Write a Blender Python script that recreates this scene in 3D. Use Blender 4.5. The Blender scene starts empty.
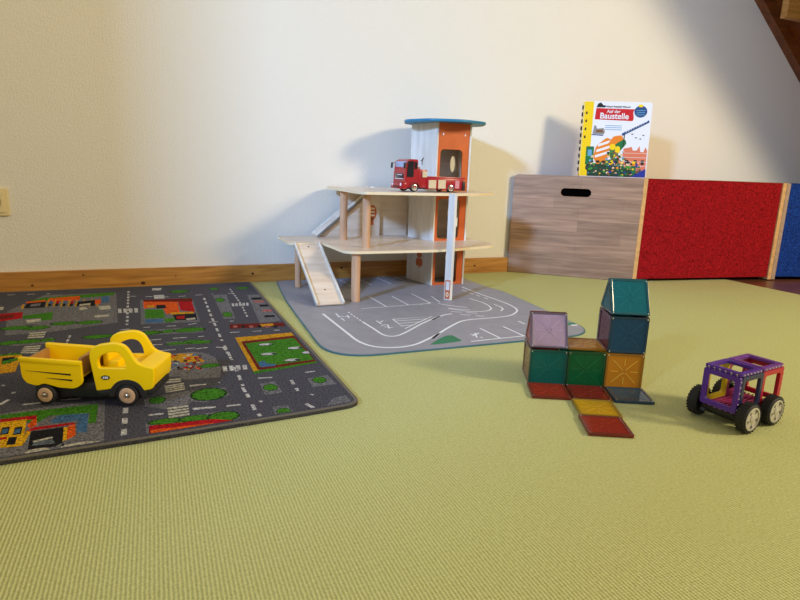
import bpy, bmesh, math, random
from mathutils import Matrix, Vector, Euler
random.seed(7)
C = bpy.context.scene
COL = C.collection
R = math.radians

# ------------------------------------------------------------ camera
th = math.atan(132 / 585.0); roll = R(1.96); yaw = R(-22.794)
fw = Vector((0, math.cos(th), -math.sin(th))); rt = Vector((1, 0, 0)); up = rt.cross(fw)
r2 = rt * math.cos(roll) + up * math.sin(roll); u2 = up * math.cos(roll) - rt * math.sin(roll)
RZ = Matrix.Rotation(yaw, 3, 'Z')
r2, u2, fw = RZ @ r2, RZ @ u2, RZ @ fw
cd = bpy.data.cameras.new('camera'); cd.sensor_width = 36; cd.lens = 585 / 800 * 36; cd.clip_start = .02
cam = bpy.data.objects.new('camera', cd); COL.objects.link(cam)
m = Matrix((r2, u2, -fw)).transposed().to_4x4(); m.translation = Vector((0, 0, .405)); cam.matrix_world = m
C.camera = cam

# ------------------------------------------------------------ world, lamps, exposure
w = bpy.data.worlds.new('world'); C.world = w; w.use_nodes = True
w.node_tree.nodes['Background'].inputs[0].default_value = (1.0, .87, .66, 1)
w.node_tree.nodes['Background'].inputs[1].default_value = .49
def area(name, loc, target, sx, sy, power, col, spread=180):
    l = bpy.data.lights.new(name, 'AREA'); l.shape = 'RECTANGLE'; l.size = sx; l.size_y = sy
    l.energy = power; l.color = col; l.spread = R(spread)
    o = bpy.data.objects.new(name, l); COL.objects.link(o); o.location = loc
    o.rotation_euler = (Vector(target) - Vector(loc)).to_track_quat('-Z', 'Y').to_euler(); return o
area('warm_room_lamp', (3.45, -1.3, 2.02), (.9, 1.6, .2), .65, .65, 116, (1, .84, .55))
area('window_daylight', (-3.6, -1.5, 2.3), (1.0, 2.0, .45), .45, .45, 37, (.33, .56, 1), 60)
C.view_settings.view_transform = 'Standard'; C.view_settings.look = 'None'
C.view_settings.exposure = 0; C.view_settings.gamma = 1

# ------------------------------------------------------------ materials
def lin(c): return tuple(((v / 255) / 12.92 if v <= 10 else ((v / 255 + .055) / 1.055) ** 2.4) for v in c)
MATS = {}
def mat(name, col, rough=.5, metal=0, trans=0, var=0, vscale=40, bump=0, bscale=200, alpha=1, spec=.5, stretch=(1, 1, 1), var2=None):
    """principled material; col in sRGB 0-255; optional noise variation towards var2 and noise bump"""
    if name in MATS: return MATS[name]
    m = bpy.data.materials.new(name); m.use_nodes = True; n = m.node_tree; b = n.nodes['Principled BSDF']
    c = lin(col); b.inputs['Base Color'].default_value = (*c, 1); b.inputs['Roughness'].default_value = rough
    b.inputs['Metallic'].default_value = metal; b.inputs['Transmission Weight'].default_value = trans
    b.inputs['Specular IOR Level'].default_value = spec
    tc = n.nodes.new('ShaderNodeTexCoord'); mp = n.nodes.new('ShaderNodeMapping'); mp.inputs['Scale'].default_value = stretch
    n.links.new(tc.outputs['Object'], mp.inputs[0])
    if var or var2:
        t = n.nodes.new('ShaderNodeTexNoise'); t.inputs['Scale'].default_value = vscale; t.inputs['Detail'].default_value = 5
        n.links.new(mp.outputs[0], t.inputs['Vector'])
        r = n.nodes.new('ShaderNodeValToRGB'); r.color_ramp.elements[0].position = .32; r.color_ramp.elements[1].position = .68
        d = lin(var2) if var2 else tuple(v * (1 - var) for v in c)
        r.color_ramp.elements[0].color = (*d, 1); r.color_ramp.elements[1].color = (*(min(1, v * (1 + var * .5)) for v in c), 1)
        n.links.new(t.outputs['Fac'], r.inputs[0]); n.links.new(r.outputs[0], b.inputs['Base Color'])
    if bump:
        t = n.nodes.new('ShaderNodeTexNoise'); t.inputs['Scale'].default_value = bscale; t.inputs['Detail'].default_value = 3
        n.links.new(mp.outputs[0], t.inputs['Vector'])
        bp = n.nodes.new('ShaderNodeBump'); bp.inputs['Strength'].default_value = bump; bp.inputs['Distance'].default_value = .004
        n.links.new(t.outputs['Fac'], bp.inputs['Height']); n.links.new(bp.outputs[0], b.inputs['Normal'])
    MATS[name] = m; return m

def carpet_mat():
    m = bpy.data.materials.new('ribbed_carpet'); m.use_nodes = True; n = m.node_tree; N = n.nodes; L = n.links; b = N['Principled BSDF']
    b.inputs['Roughness'].default_value = .95; b.inputs['Specular IOR Level'].default_value = .1
    tc = N.new('ShaderNodeTexCoord')
    wv = N.new('ShaderNodeTexWave'); wv.wave_type = 'BANDS'; wv.bands_direction = 'X'; wv.inputs['Scale'].default_value = 74
    wv.inputs['Distortion'].default_value = 1.1; wv.inputs['Detail'].default_value = 2; wv.inputs['Detail Scale'].default_value = 2
    wy = N.new('ShaderNodeTexWave'); wy.wave_type = 'BANDS'; wy.bands_direction = 'Y'; wy.inputs['Scale'].default_value = 100
    wy.inputs['Distortion'].default_value = 1.2
    ns = N.new('ShaderNodeTexNoise'); ns.inputs['Scale'].default_value = 260; ns.inputs['Detail'].default_value = 3
    for t in (wv, wy, ns): L.new(tc.outputs['Object'], t.inputs['Vector'])
    mx = N.new('ShaderNodeMath'); mx.operation = 'MULTIPLY_ADD'; mx.inputs[1].default_value = .35
    L.new(wy.outputs['Fac'], mx.inputs[0]); L.new(wv.outputs['Fac'], mx.inputs[2])
    mn = N.new('ShaderNodeMath'); mn.operation = 'MULTIPLY_ADD'; mn.inputs[1].default_value = 1.9
    L.new(ns.outputs['Fac'], mn.inputs[0]); L.new(mx.outputs[0], mn.inputs[2])
    r = N.new('ShaderNodeValToRGB'); r.color_ramp.elements[0].position = .45; r.color_ramp.elements[1].position = 1.6 / 1.0 if False else 1
    md = N.new('ShaderNodeMath'); md.operation = 'MULTIPLY'; md.inputs[1].default_value = .36; L.new(mn.outputs[0], md.inputs[0])
    r.color_ramp.elements[0].position = .12; r.color_ramp.elements[1].position = .95
    r.color_ramp.elements[0].color = (.33, .34, .118, 1); r.color_ramp.elements[1].color = (.68, .70, .34, 1)
    L.new(md.outputs[0], r.inputs[0]); L.new(r.outputs[0], b.inputs['Base Color'])
    bp = N.new('ShaderNodeBump'); bp.inputs['Strength'].default_value = .5; bp.inputs['Distance'].default_value = .0014
    L.new(mn.outputs[0], bp.inputs['Height']); L.new(bp.outputs[0], b.inputs['Normal'])
    return m

def wood_mat(name, c1, c2, scale=6, stretch=(1, 14, 14), rough=.45, plank=None, bump=.1):
    """grain runs along local X; plank = (length, width) adds glued staves in the X-Z plane"""
    if name in MATS: return MATS[name]
    m = bpy.data.materials.new(name); m.use_nodes = True; n = m.node_tree; N = n.nodes; L = n.links; b = N['Principled BSDF']
    b.inputs['Roughness'].default_value = rough
    tc = N.new('ShaderNodeTexCoord'); mp = N.new('ShaderNodeMapping'); mp.inputs['Scale'].default_value = stretch
    L.new(tc.outputs['Object'], mp.inputs[0])
    t = N.new('ShaderNodeTexNoise'); t.inputs['Scale'].default_value = scale; t.inputs['Detail'].default_value = 6; t.inputs['Distortion'].default_value = .6
    L.new(mp.outputs[0], t.inputs['Vector'])
    r = N.new('ShaderNodeValToRGB'); r.color_ramp.elements[0].position = .3; r.color_ramp.elements[1].position = .7
    r.color_ramp.elements[0].color = (*lin(c1), 1); r.color_ramp.elements[1].color = (*lin(c2), 1)
    L.new(t.outputs['Fac'], r.inputs[0]); out = r.outputs[0]
    if plank:
        sx = N.new('ShaderNodeSeparateXYZ'); L.new(tc.outputs['Object'], sx.inputs[0]); cx = N.new('ShaderNodeCombineXYZ')
        L.new(sx.outputs['X'], cx.inputs['X']); L.new(sx.outputs[plank[2]], cx.inputs['Y'])
        br = N.new('ShaderNodeTexBrick'); br.inputs['Scale'].default_value = 1; br.inputs['Mortar Size'].default_value = .0006
        br.inputs['Brick Width'].default_value = plank[0]; br.inputs['Row Height'].default_value = plank[1]; br.offset = .37; br.offset_frequency = 3
        br.inputs['Color1'].default_value = (.62, .62, .62, 1); br.inputs['Color2'].default_value = (1, 1, 1, 1); br.inputs['Mortar'].default_value = (.5, .5, .5, 1)
        L.new(cx.outputs[0], br.inputs['Vector'])
        mm = N.new('ShaderNodeMix'); mm.data_type = 'RGBA'; mm.blend_type = 'MULTIPLY'; mm.inputs[0].default_value = .75
        L.new(out, mm.inputs[6]); L.new(br.outputs['Color'], mm.inputs[7]); out = mm.outputs[2]
    L.new(out, b.inputs['Base Color'])
    bp = N.new('ShaderNodeBump'); bp.inputs['Strength'].default_value = bump; bp.inputs['Distance'].default_value = .001
    L.new(t.outputs['Fac'], bp.inputs['Height']); L.new(bp.outputs[0], b.inputs['Normal'])
    MATS[name] = m; return m

# ------------------------------------------------------------ mesh helpers
I4 = Matrix.Identity(4)
def T(x, y, z): return Matrix.Translation((x, y, z))
def RX(a): return Matrix.Rotation(R(a), 4, 'X')
def RY(a): return Matrix.Rotation(R(a), 4, 'Y')
def RZ4(a): return Matrix.Rotation(R(a), 4, 'Z')
XZ = RX(90)          # puts an XY drawing upright into the XZ plane (drawing y -> z, thickness -> -y)
def plate_mesh(outer, holes=(), th=.01, bevel=0):
    cu = bpy.data.curves.new('t', 'CURVE'); cu.dimensions = '2D'; cu.fill_mode = 'BOTH'; cu.extrude = max(th / 2 - bevel, 1e-5)
    cu.bevel_depth = bevel; cu.bevel_resolution = 1; cu.offset = -bevel
    for pts in (outer, *holes):
        s = cu.splines.new('POLY'); s.points.add(len(pts) - 1); s.use_cyclic_u = True
        for p, q in zip(s.points, pts): p.co = (q[0], q[1], 0, 1)
    o = bpy.data.objects.new('t', cu); COL.objects.link(o); bpy.context.view_layer.update()
    me = bpy.data.meshes.new_from_object(o.evaluated_get(bpy.context.evaluated_depsgraph_get()))
    bpy.data.objects.remove(o); bpy.data.curves.remove(cu); return me
def text_mesh(s, size, th=.0003, shear=0, align='CENTER'):
    cu = bpy.data.curves.new('t', 'FONT'); cu.body = s; cu.size = size; cu.extrude = th; cu.align_x = align; cu.align_y = 'CENTER'; cu.shear = shear; cu.offset = size * .018
    o = bpy.data.objects.new('t', cu); COL.objects.link(o); bpy.context.view_layer.update()
    me = bpy.data.meshes.new_from_object(o.evaluated_get(bpy.context.evaluated_depsgraph_get()))
    bpy.data.objects.remove(o); bpy.data.curves.remove(cu); return me
def rrect(x0, y0, x1, y1, r, n=5):
    pts = []
    for cx, cy, a in ((x1 - r, y1 - r, 0), (x0 + r, y1 - r, 90), (x0 + r, y0 + r, 180), (x1 - r, y0 + r, 270)):
        for i in range(n + 1): t = R(a + 90 * i / n); pts.append((cx + r * math.cos(t), cy + r * math.sin(t)))
    return pts
def ellp(cx, cy, rx, ry, n=24, a0=0, a1=360):
    k = n if a1 - a0 >= 360 else n + 1
    return [(cx + rx * math.cos(R(a0 + (a1 - a0) * i / n)), cy + ry * math.sin(R(a0 + (a1 - a0) * i / n))) for i in range(k)]
def rounded(poly, r, n=5):
    out = []; P = [Vector(p) for p in poly]; k = len(P)
    rr = r if isinstance(r, (list, tuple)) else [r] * k
    for i in range(k):
        a, b, c = P[i - 1], P[i], P[(i + 1) % k]; d1 = (a - b); d2 = (c - b)
        q = min(rr[i], d1.length * .48, d2.length * .48)
        if q < 1e-5: out.append(tuple(b)); continue
        p1 = b + d1.normalized() * q; p2 = b + d2.normalized() * q
        for j in range(n + 1):
            t = j / n; out.append(tuple(p1 * (1 - t) ** 2 + b * 2 * t * (1 - t) + p2 * t ** 2))
    return out

class MB:
    def __init__(s): s.bm = bmesh.new(); s.mats = []
    def _fin(s, geo_faces, m, M=None):
        if m not in s.mats: s.mats.append(m)
        i = s.mats.index(m); vs = set()
        for f in geo_faces: f.material_index = i; vs.update(f.verts)
        if M is not None: bmesh.ops.transform(s.bm, matrix=M, verts=list(vs))
    def mesh(s, me, m, M=None):
        n0 = len(s.bm.faces); s.bm.from_mesh(me); s.bm.faces.ensure_lookup_table()
        s._fin(s.bm.faces[n0:], m, M); bpy.data.meshes.remove(me); return s
    def plate(s, outer, m, th=.01, holes=(), bevel=0, M=None): return s.mesh(plate_mesh(outer, holes, th, bevel), m, M)
    def text(s, st, size, m, M=None, **k): return s.mesh(text_mesh(st, size, **k), m, M)
    def box(s, x0, y0, z0, x1, y1, z1, m, bevel=0, M=None, seg=2):
        n0 = len(s.bm.faces); t = bmesh.new(); bmesh.ops.create_cube(t, size=1)
        bmesh.ops.transform(t, matrix=T((x0 + x1) / 2, (y0 + y1) / 2, (z0 + z1) / 2) @ Matrix.Diagonal((x1 - x0, y1 - y0, z1 - z0, 1)), verts=t.verts)
        if bevel: bmesh.ops.bevel(t, geom=list(t.edges), offset=bevel, segments=seg, profile=.5, affect='EDGES')
        me = bpy.data.meshes.new('t'); t.to_mesh(me); t.free(); return s.mesh(me, m, M)
    def lathe(s, prof, m, M=None, seg=24):
        """profile of (radius, z) revolved about Z"""
        n0 = len(s.bm.faces); rings = []
        for r, z in prof:
            rings.append([s.bm.verts.new((r * math.cos(2 * math.pi * i / seg), r * math.sin(2 * math.pi * i / seg), z)) for i in range(seg)] if r > 1e-6 else [s.bm.verts.new((0, 0, z))])
        fs = []
        for a, b in zip(rings, rings[1:]):
            for i in range(seg):
                q = [a[i % len(a)], a[(i + 1) % len(a)], b[(i + 1) % len(b)], b[i % len(b)]]; u = []
                for v in q:
                    if v not in u: u.append(v)
                if len(u) > 2: fs.append(s.bm.faces.new(u))
        s._fin(fs, m, M); return s
    def cyl(s, p0, p1, r, m, seg=16, bevel=0, M=None):
        p0, p1 = Vector(p0), Vector(p1); d = p1 - p0; L = d.length; q = d.to_track_quat('Z', 'Y').to_matrix().to_4x4(); q.translation = p0
        b = bevel; pr = [(0, 0), (r - b, 0), (r, b), (r, L - b), (r - b, L), (0, L)] if b else [(0, 0), (r, 0), (r, L), (0, L)]
        return s.lathe(pr, m, (M @ q) if M is not None else q, seg)
    def poly(s, pts, m, M=None):
        f = s.bm.faces.new([s.bm.verts.new(p) for p in pts]); s._fin([f], m, M); return s
    def flat(s, pts, z, m, M=None):
        """flat decal polygon facing up at height z"""
        vs = [s.bm.verts.new((x, y, z)) for x, y in pts]
        f = s.bm.faces.new(vs); f.normal_update()
        if f.normal.z < 0: f.normal_flip()
        s._fin([f], m, M); return s
    def prism(s, pts, z0, z1, m, M=None):
        a = [s.bm.verts.new((x, y, z0)) for x, y in pts]; b = [s.bm.verts.new((x, y, z1)) for x, y in pts]; k = len(pts)
        fs = [s.bm.faces.new(a[::-1]), s.bm.faces.new(b)] + [s.bm.faces.new((a[i], a[(i + 1) % k], b[(i + 1) % k], b[i])) for i in range(k)]
        s._fin(fs, m, M); return s
    def build(s, name, parent=None, smooth=True, recalc=True):
        if recalc: bmesh.ops.recalc_face_normals(s.bm, faces=s.bm.faces)
        me = bpy.data.meshes.new(name); s.bm.to_mesh(me); s.bm.free()
        for m in s.mats: me.materials.append(m)
        if smooth:
            me.polygons.foreach_set('use_smooth', [True] * len(me.polygons)); me.set_sharp_from_angle(angle=R(32))
        o = bpy.data.objects.new(name, me); COL.objects.link(o); o.parent = parent; return o
def thing(name, label, cat, loc=(0, 0, 0), rz=0, group=None):
    o = bpy.data.objects.new(name, None); o.empty_display_size = .02; COL.objects.link(o); o.location = loc; o.rotation_euler.z = R(rz)
    o['label'] = label; o['category'] = cat
    if group: o['group'] = group
    return o
def tag(o, label, cat, group=None):
    o['label'] = label; o['category'] = cat
    if group: o['group'] = group
    return o
def struct(o): o['kind'] = 'structure'; return o
def dup(o, parent=None):
    c = o.copy(); COL.objects.link(c); c.parent = parent
    for ch in list(o.children): dup(ch, c)
    return c
class Layers:
    """stacks flat printed shapes so that later ones lie a hair above the ones they overlap"""
    def __init__(s, z, step=4e-5): s.z, s.step, s.b = z, step, []
    def __call__(s, pts, pad=.004):
        xs = [p[0] for p in pts]; ys = [p[1] for p in pts]; q = (min(xs) - pad, min(ys) - pad, max(xs) + pad, max(ys) + pad)
        l = 1 + max([c[4] for c in s.b if c[0] < q[2] and q[0] < c[2] and c[1] < q[3] and q[1] < c[3]], default=-1)
        s.b.append((*q, l)); return s.z + s.step * l
def strip_pts(pts, w):
    """left and right offset points of a polyline"""
    P = [Vector(p) for p in pts]; Lh, Rh = [], []
    for i, p in enumerate(P):
        d = (P[min(i + 1, len(P) - 1)] - P[max(i - 1, 0)]).normalized(); n = Vector((-d.y, d.x)) * w / 2
        Lh.append(p + n); Rh.append(p - n)
    return Lh, Rh
def smooth_line(pts, step=.01):
    """Catmull-Rom resample of a 2D polyline"""
    P = [Vector(p) for p in pts]; P = [P[0] * 2 - P[1]] + P + [P[-1] * 2 - P[-2]]; out = []
    for i in range(1, len(P) - 2):
        a, b, c, d = P[i - 1:i + 3]; n = max(1, int((c - b).length / step))
        for j in range(n):
            t = j / n; out.append(.5 * ((2 * b) + (c - a) * t + (2 * a - 5 * b + 4 * c - d) * t * t + (3 * b - a - 3 * c + d) * t ** 3))
    out.append(P[-2]); return out
def draw_line(mb, pts, w, z, m, smooth=True):
    if callable(z): z = z([p for p in pts])
    P = smooth_line(pts) if smooth and len(pts) > 2 else [Vector(p) for p in pts]
    a, b = strip_pts(P, w)
    for i in range(len(P) - 1): mb.flat([a[i], a[i + 1], b[i + 1], b[i]], z, m)
def draw_dashes(mb, pts, w, on, off, z, m):
    P = [Vector(p) for p in pts]; pos = 0
    for a, b in zip(P, P[1:]):
        L = (b - a).length
        if L < 1e-6: continue
        d = (b - a) / L; n = Vector((-d.y, d.x)) * w / 2; s = pos
        while s < L:
            e = min(s + on, L)
            if e > 0 and e - max(s, 0) > .002:
                p, q = a + d * max(s, 0), a + d * e; k4 = [p + n, q + n, q - n, p - n]; mb.flat(k4, z(k4, 0) if callable(z) else z, m)
            s += on + off
        pos = s - L - 0

# ------------------------------------------------------------ printed patterns: P polygon, E ellipse, D dashes, L line (metres on the floor)
RUG=[
('P','grey',[(0.2472,1.8106),(0.2939,1.8083),(0.2872,1.4801),(0.2309,1.4665)]),
('P','grey',[(0.1473,1.8348),(0.1877,1.8324),(0.178,1.5292),(0.1492,1.5369)]),
('P','grey',[(-0.3715,1.7568),(-0.3427,1.8535),(-0.3139,1.9465),(-0.1239,1.9296),(-0.1028,1.5665),(-0.2467,1.5132),(-0.3298,1.5111)]),
('P','grey',[(-0.0552,1.8142),(0.0865,1.8101),(0.0899,1.5217),(-0.0486,1.534)]),
('P','grey',[(-0.0574,1.4758),(0.09,1.4726),(0.0914,1.4206),(-0.0596,1.4303)]),
('P','grey',[(0.0036,1.3627),(0.0962,1.3544),(0.0969,1.3238),(0.0123,1.3307)]),
('P','grey',[(0.0108,1.2704),(0.0618,1.2714),(0.0875,1.2477),(0.0986,1.203),(0.001,1.2127)]),
('P','grey',[(-0.2889,1.4431),(-0.2303,1.4662),(-0.2184,1.413),(-0.3077,1.42)]),
('P','grey',[(-0.027,1.266),(0.0615,1.2661),(0.0616,1.121),(-0.0092,1.1287)]),
('P','grey',[(0.0311,1.2573),(0.0764,1.2617),(0.0982,1.2201),(0.1032,1.1455),(0.0959,1.0961),(0.0251,1.1041)]),
('P','grey',[(0.1617,1.0411),(0.1903,1.0458),(0.1925,0.9861),(0.1611,0.9837)]),
('P','grey',[(0.2512,1.0409),(0.293,1.0497),(0.3004,0.9978),(0.2498,0.9962)]),
('P','grey',[(0.031,1.0434),(0.0991,1.041),(0.1034,1.002),(0.06,0.9807),(0.0209,0.9989)]),
('P','grey',[(0.1639,0.9271),(0.1893,0.9278),(0.192,0.8633),(0.162,0.8633)]),
('P','grey',[(0.2522,0.902),(0.2693,0.9311),(0.2952,0.9411),(0.305,0.9138),(0.2925,0.889),(0.2598,0.8829)]),
('P','grey',[(-0.0355,1.0239),(-0.0046,1.0351),(0.0377,1.0438),(0.0369,0.9836),(-0.001,0.9696),(-0.034,0.9932)]),
('P','grey',[(-0.0322,0.9223),(0.0736,0.9358),(0.1008,0.9238),(0.1076,0.903),(0.1046,0.8802),(0.0797,0.8602),(-0.0305,0.8551)]),
('P','grey',[(-0.2814,1.0223),(-0.2043,1.0364),(-0.0964,1.0445),(-0.0867,0.8673),(-0.2071,0.8447),(-0.2473,0.842)]),
('D','white',[(0.1198,1.7984),(0.1212,1.5525),(0.1242,1.3361),(0.1295,1.1937),(0.1303,1.1057),(0.1307,1.0389),(0.1323,0.9832)],0.006,0.028,0.022),
('D','white',[(0.2082,1.9129),(0.2137,1.6938),(0.2099,1.5287)],0.005,0.018,0.014),
('D','white',[(0.2201,1.0435),(0.2202,0.9849)],0.006,0.024,0.02),
('D','white',[(-0.0907,1.948),(-0.0802,1.5358)],0.006,0.022,0.018),
('D','white',[(-0.0628,0.9959),(-0.0612,0.8703)],0.008,0.022,0.02),
('D','white',[(-0.3522,1.5759),(-0.2639,1.5982),(-0.1435,1.59)],0.005,0.02,0.03),
('D','white',[(-0.0938,1.4927),(-0.0279,1.5023),(0.0475,1.4959),(0.0911,1.5137),(0.1715,1.5073)],0.005,0.022,0.03),
('D','white',[(-0.0337,1.3855),(0.0137,1.388),(0.0888,1.3856)],0.005,0.03,0.025),
('D','white',[(-0.0064,1.2991),(0.0635,1.2987),(0.0948,1.2987),(0.1222,1.2861)],0.005,0.03,0.02),
('D','white',[(0.1222,1.2861),(0.1268,1.2414),(0.1287,1.2041)],0.006,0.02,0.015),
('D','white',[(-0.0869,1.8737),(0.0286,1.8348),(0.15,1.849),(0.2301,1.841)],0.005,0.02,0.028),
('D','white',[(0.0651,1.2907),(0.0988,1.296),(0.1231,1.2843)],0.005,0.025,0.018),
('D','white',[(0.1231,1.2843),(0.1262,1.2362)],0.006,0.02,0.012),
('D','white',[(0.1494,1.402),(0.2673,1.392)],0.005,0.022,0.03),
('D','white',[(0.0406,1.0659),(0.0932,1.0693)],0.005,0.028,0.022),
('D','white',[(0.0387,0.9599),(0.0979,0.9539),(0.1523,0.9568),(0.1957,0.9582)],0.006,0.03,0.024),
('D','white',[(0.162,1.0714),(0.1895,1.0671)],0.005,0.03,0.02),
('D','white',[(0.2548,1.0763),(0.2752,1.0776)],0.005,0.03,0.02),
('D','white',[(0.2282,0.8932),(0.2206,0.9234),(0.2237,0.9457),(0.2412,0.9619),(0.2737,0.9629),(0.2987,0.9678)],0.007,0.05,0.014),
('D','white',[(0.1288,1.0316),(0.1326,0.9807),(0.1344,0.9235),(0.1388,0.8758)],0.006,0.024,0.018),
('D','white',[(-0.0281,0.9546),(-0.0058,0.9535)],0.006,0.035,0.02),
('D','white',[(0.0401,0.9563),(0.0947,0.9543),(0.1166,0.9532)],0.006,0.035,0.02),
('D','white',[(0.0403,1.0683),(0.0597,1.0677),(0.0913,1.0682)],0.006,0.035,0.022),
('D','white',[(-0.0324,1.0622),(-0.0165,1.0647)],0.005,0.03,0.02),
('D','white',[(-0.252,1.071),(-0.2434,1.0915),(-0.2422,1.1261),(-0.2531,1.1555),(-0.269,1.1681)],0.006,0.03,0.02),
('D','white',[(-0.2187,1.0603),(-0.1933,1.0606),(-0.1653,1.0631),(-0.1294,1.0606)],0.006,0.03,0.025),
('D','white',[(-0.1964,1.4733),(-0.1962,1.4066)],0.005,0.02,0.01),
('D','white',[(-0.309,1.3583),(-0.2676,1.372)],0.005,0.02,0.02),
('D','white',[(-0.412,1.9702),(-0.3032,1.9617)],0.005,0.02,0.03),
('D','white',[(-0.0223,1.3466),(0.0661,1.3407)],0.005,0.02,0.03),
('D','white',[(-0.0272,1.3012),(0.0226,1.2994)],0.005,0.02,0.03),
('P','white',[(0.1061,1.1596),(0.1145,1.1587),(0.1135,1.1279),(0.1054,1.128)]),
('P','white',[(0.119,1.1582),(0.1274,1.1573),(0.126,1.1277),(0.1179,1.1278)]),
('P','white',[(0.1319,1.1568),(0.1404,1.1559),(0.1386,1.1275),(0.1304,1.1276)]),
('P','white',[(0.145,1.1554),(0.1535,1.1545),(0.1513,1.1273),(0.143,1.1274)]),
('P','white',[(0.1886,1.7057),(0.1952,1.7054),(0.1926,1.6701),(0.1862,1.6704)]),
('P','white',[(0.1987,1.7052),(0.2052,1.7049),(0.2024,1.6696),(0.196,1.6699)]),
('P','white',[(0.2088,1.7048),(0.2154,1.7045),(0.2123,1.6691),(0.2059,1.6694)]),
('P','white',[(0.2189,1.7043),(0.2255,1.704),(0.2223,1.6686),(0.2158,1.6689)]),
('P','white',[(0.2291,1.7039),(0.2357,1.7036),(0.2323,1.6681),(0.2258,1.6684)]),
('P','white',[(-0.1094,1.7177),(-0.1006,1.7164),(-0.0972,1.6664),(-0.1058,1.6678)]),
('P','white',[(-0.0959,1.7157),(-0.0871,1.7144),(-0.0841,1.6644),(-0.0926,1.6657)]),
('P','white',[(-0.0823,1.7137),(-0.0735,1.7124),(-0.0709,1.6623),(-0.0794,1.6637)]),
('P','white',[(-0.0687,1.7117),(-0.0599,1.7104),(-0.0576,1.6603),(-0.0662,1.6616)]),
('P','cream',[(0.031,1.0872),(0.0311,1.0807),(-0.0016,1.0737),(-0.0018,1.08)]),
('P','cream',[(0.0311,1.0772),(0.0313,1.0707),(-0.0013,1.064),(-0.0015,1.0703)]),
('P','cream',[(0.0313,1.0673),(0.0315,1.061),(-0.0011,1.0546),(-0.0013,1.0607)]),
('P','cream',[(0.0315,1.0576),(0.0316,1.0514),(-0.0008,1.0452),(-0.001,1.0513)]),
('P','cream',[(0.0331,0.9776),(0.0331,0.9699),(0.0005,0.9673),(0.0003,0.9751)]),
('P','cream',[(0.0331,0.9658),(0.0331,0.9583),(0.0009,0.9555),(0.0006,0.9631)]),
('P','cream',[(0.0331,0.9542),(0.033,0.9468),(0.0012,0.944),(0.001,0.9514)]),
('P','cream',[(0.033,0.9429),(0.033,0.9357),(0.0015,0.9327),(0.0013,0.94)]),
('P','cream',[(0.0256,1.1133),(0.0259,1.1056),(-0.0042,1.1062),(-0.0045,1.1142)]),
('P','cream',[(0.0262,1.1015),(0.0265,1.094),(-0.0038,1.0939),(-0.0041,1.1019)]),
('P','cream',[(-0.2508,1.5223),(-0.25,1.5094),(-0.2824,1.5089),(-0.2831,1.5207)]),
('P','cream',[(-0.2496,1.5025),(-0.2489,1.4898),(-0.2815,1.4911),(-0.2821,1.5026)]),
('P','cream',[(-0.2485,1.4831),(-0.2477,1.4708),(-0.2805,1.4737),(-0.2811,1.485)]),
('P','cream',[(-0.244,1.4084),(-0.2435,1.3976),(-0.2748,1.3994),(-0.275,1.4084)]),
('P','cream',[(-0.2432,1.3919),(-0.2428,1.3813),(-0.2745,1.3856),(-0.2747,1.3945)]),
('P','cream',[(-0.2425,1.3757),(-0.2421,1.3654),(-0.2742,1.3722),(-0.2744,1.3809)]),
('P','cream',[(-0.2418,1.3599),(-0.2414,1.3498),(-0.2739,1.359),(-0.2741,1.3676)]),
('E','green',(0.0616,1.454,0.03,0.022)),
('E','green',(0.0611,1.3461,0.03,0.018)),
('E','green',(0.1766,1.0166,0.016,0.018)),
('E','green',(0.2712,1.0276,0.016,0.018)),
('E','green',(0.069,1.0166,0.037,0.032)),
('E','green',(0.1782,0.904,0.014,0.014)),
('E','green',(0.0824,0.9143,0.03,0.02)),
('E','green',(0.0399,0.9151,0.035,0.018)),
('E','green',(0.0831,1.1703,0.02,0.012)),
('E','green',(0.162,1.7602,0.016,0.03)),
('E','green',(0.1634,1.5797,0.016,0.03)),
('E','green',(0.2484,1.9199,0.025,0.02)),
('E','green',(0.1594,1.9284,0.018,0.018)),
('E','green',(0.0546,1.9104,0.035,0.022)),
('E','green',(0.067,1.7982,0.025,0.014)),
('E','green',(-0.031,1.4482,0.04,0.02)),
('E','green',(0.0135,1.4518,0.018,0.016)),
('E','green',(0.0608,1.4496,0.045,0.022)),
('E','green',(0.0788,1.3386,0.03,0.014)),
('E','green',(0.0282,1.3437,0.03,0.012)),
('E','green',(-0.1652,1.5845,0.035,0.02)),
('E','green',(-0.2224,1.5902,0.035,0.02)),
('E','green',(-0.2772,1.5619,0.035,0.02)),
('E','green',(-0.3198,1.5737,0.04,0.02)),
('E','green',(-0.1372,1.4472,0.04,0.018)),
('E','green',(-0.0299,1.4479,0.03,0.018)),
('E','green',(-0.2744,1.4459,0.035,0.018)),
('E','green',(-0.3097,1.4452,0.022,0.018)),
('E','green',(-0.2365,1.4477,0.018,0.014)),
('E','green',(-0.2912,1.3462,0.03,0.02)),
('E','green',(-0.3165,1.8791,0.03,0.014)),
('E','green',(-0.0144,1.015,0.016,0.018)),
('E','green',(0.084,1.1703,0.024,0.014)),
('E','green',(-0.0041,0.9217,0.03,0.012)),
('E','green',(0.0402,0.9202,0.03,0.012)),
('E','green',(0.083,0.9123,0.03,0.022)),
('E','green',(0.0684,1.0141,0.001,0.001)),
('P','ochre',[(0.1554,1.3556),(0.2932,1.3626),(0.2933,1.3302),(0.1735,1.3219),(0.1721,1.1047),(0.1609,1.1021)]),
('P','darkred',[(0.1642,1.3197),(0.2918,1.3342),(0.299,1.1375),(0.2867,1.1225),(0.1702,1.1174)]),
('P','green',[(0.1711,1.3016),(0.2852,1.3152),(0.291,1.148),(0.1766,1.1327)]),
('P','green',[(0.1585,1.1113),(0.2999,1.1358),(0.3,1.1264),(0.1611,1.0962)]),
('P','blue',[(0.1776,1.1633),(0.1906,1.1687),(0.1936,1.1506),(0.21,1.1405),(0.2063,1.1313),(0.1783,1.131)]),
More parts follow.
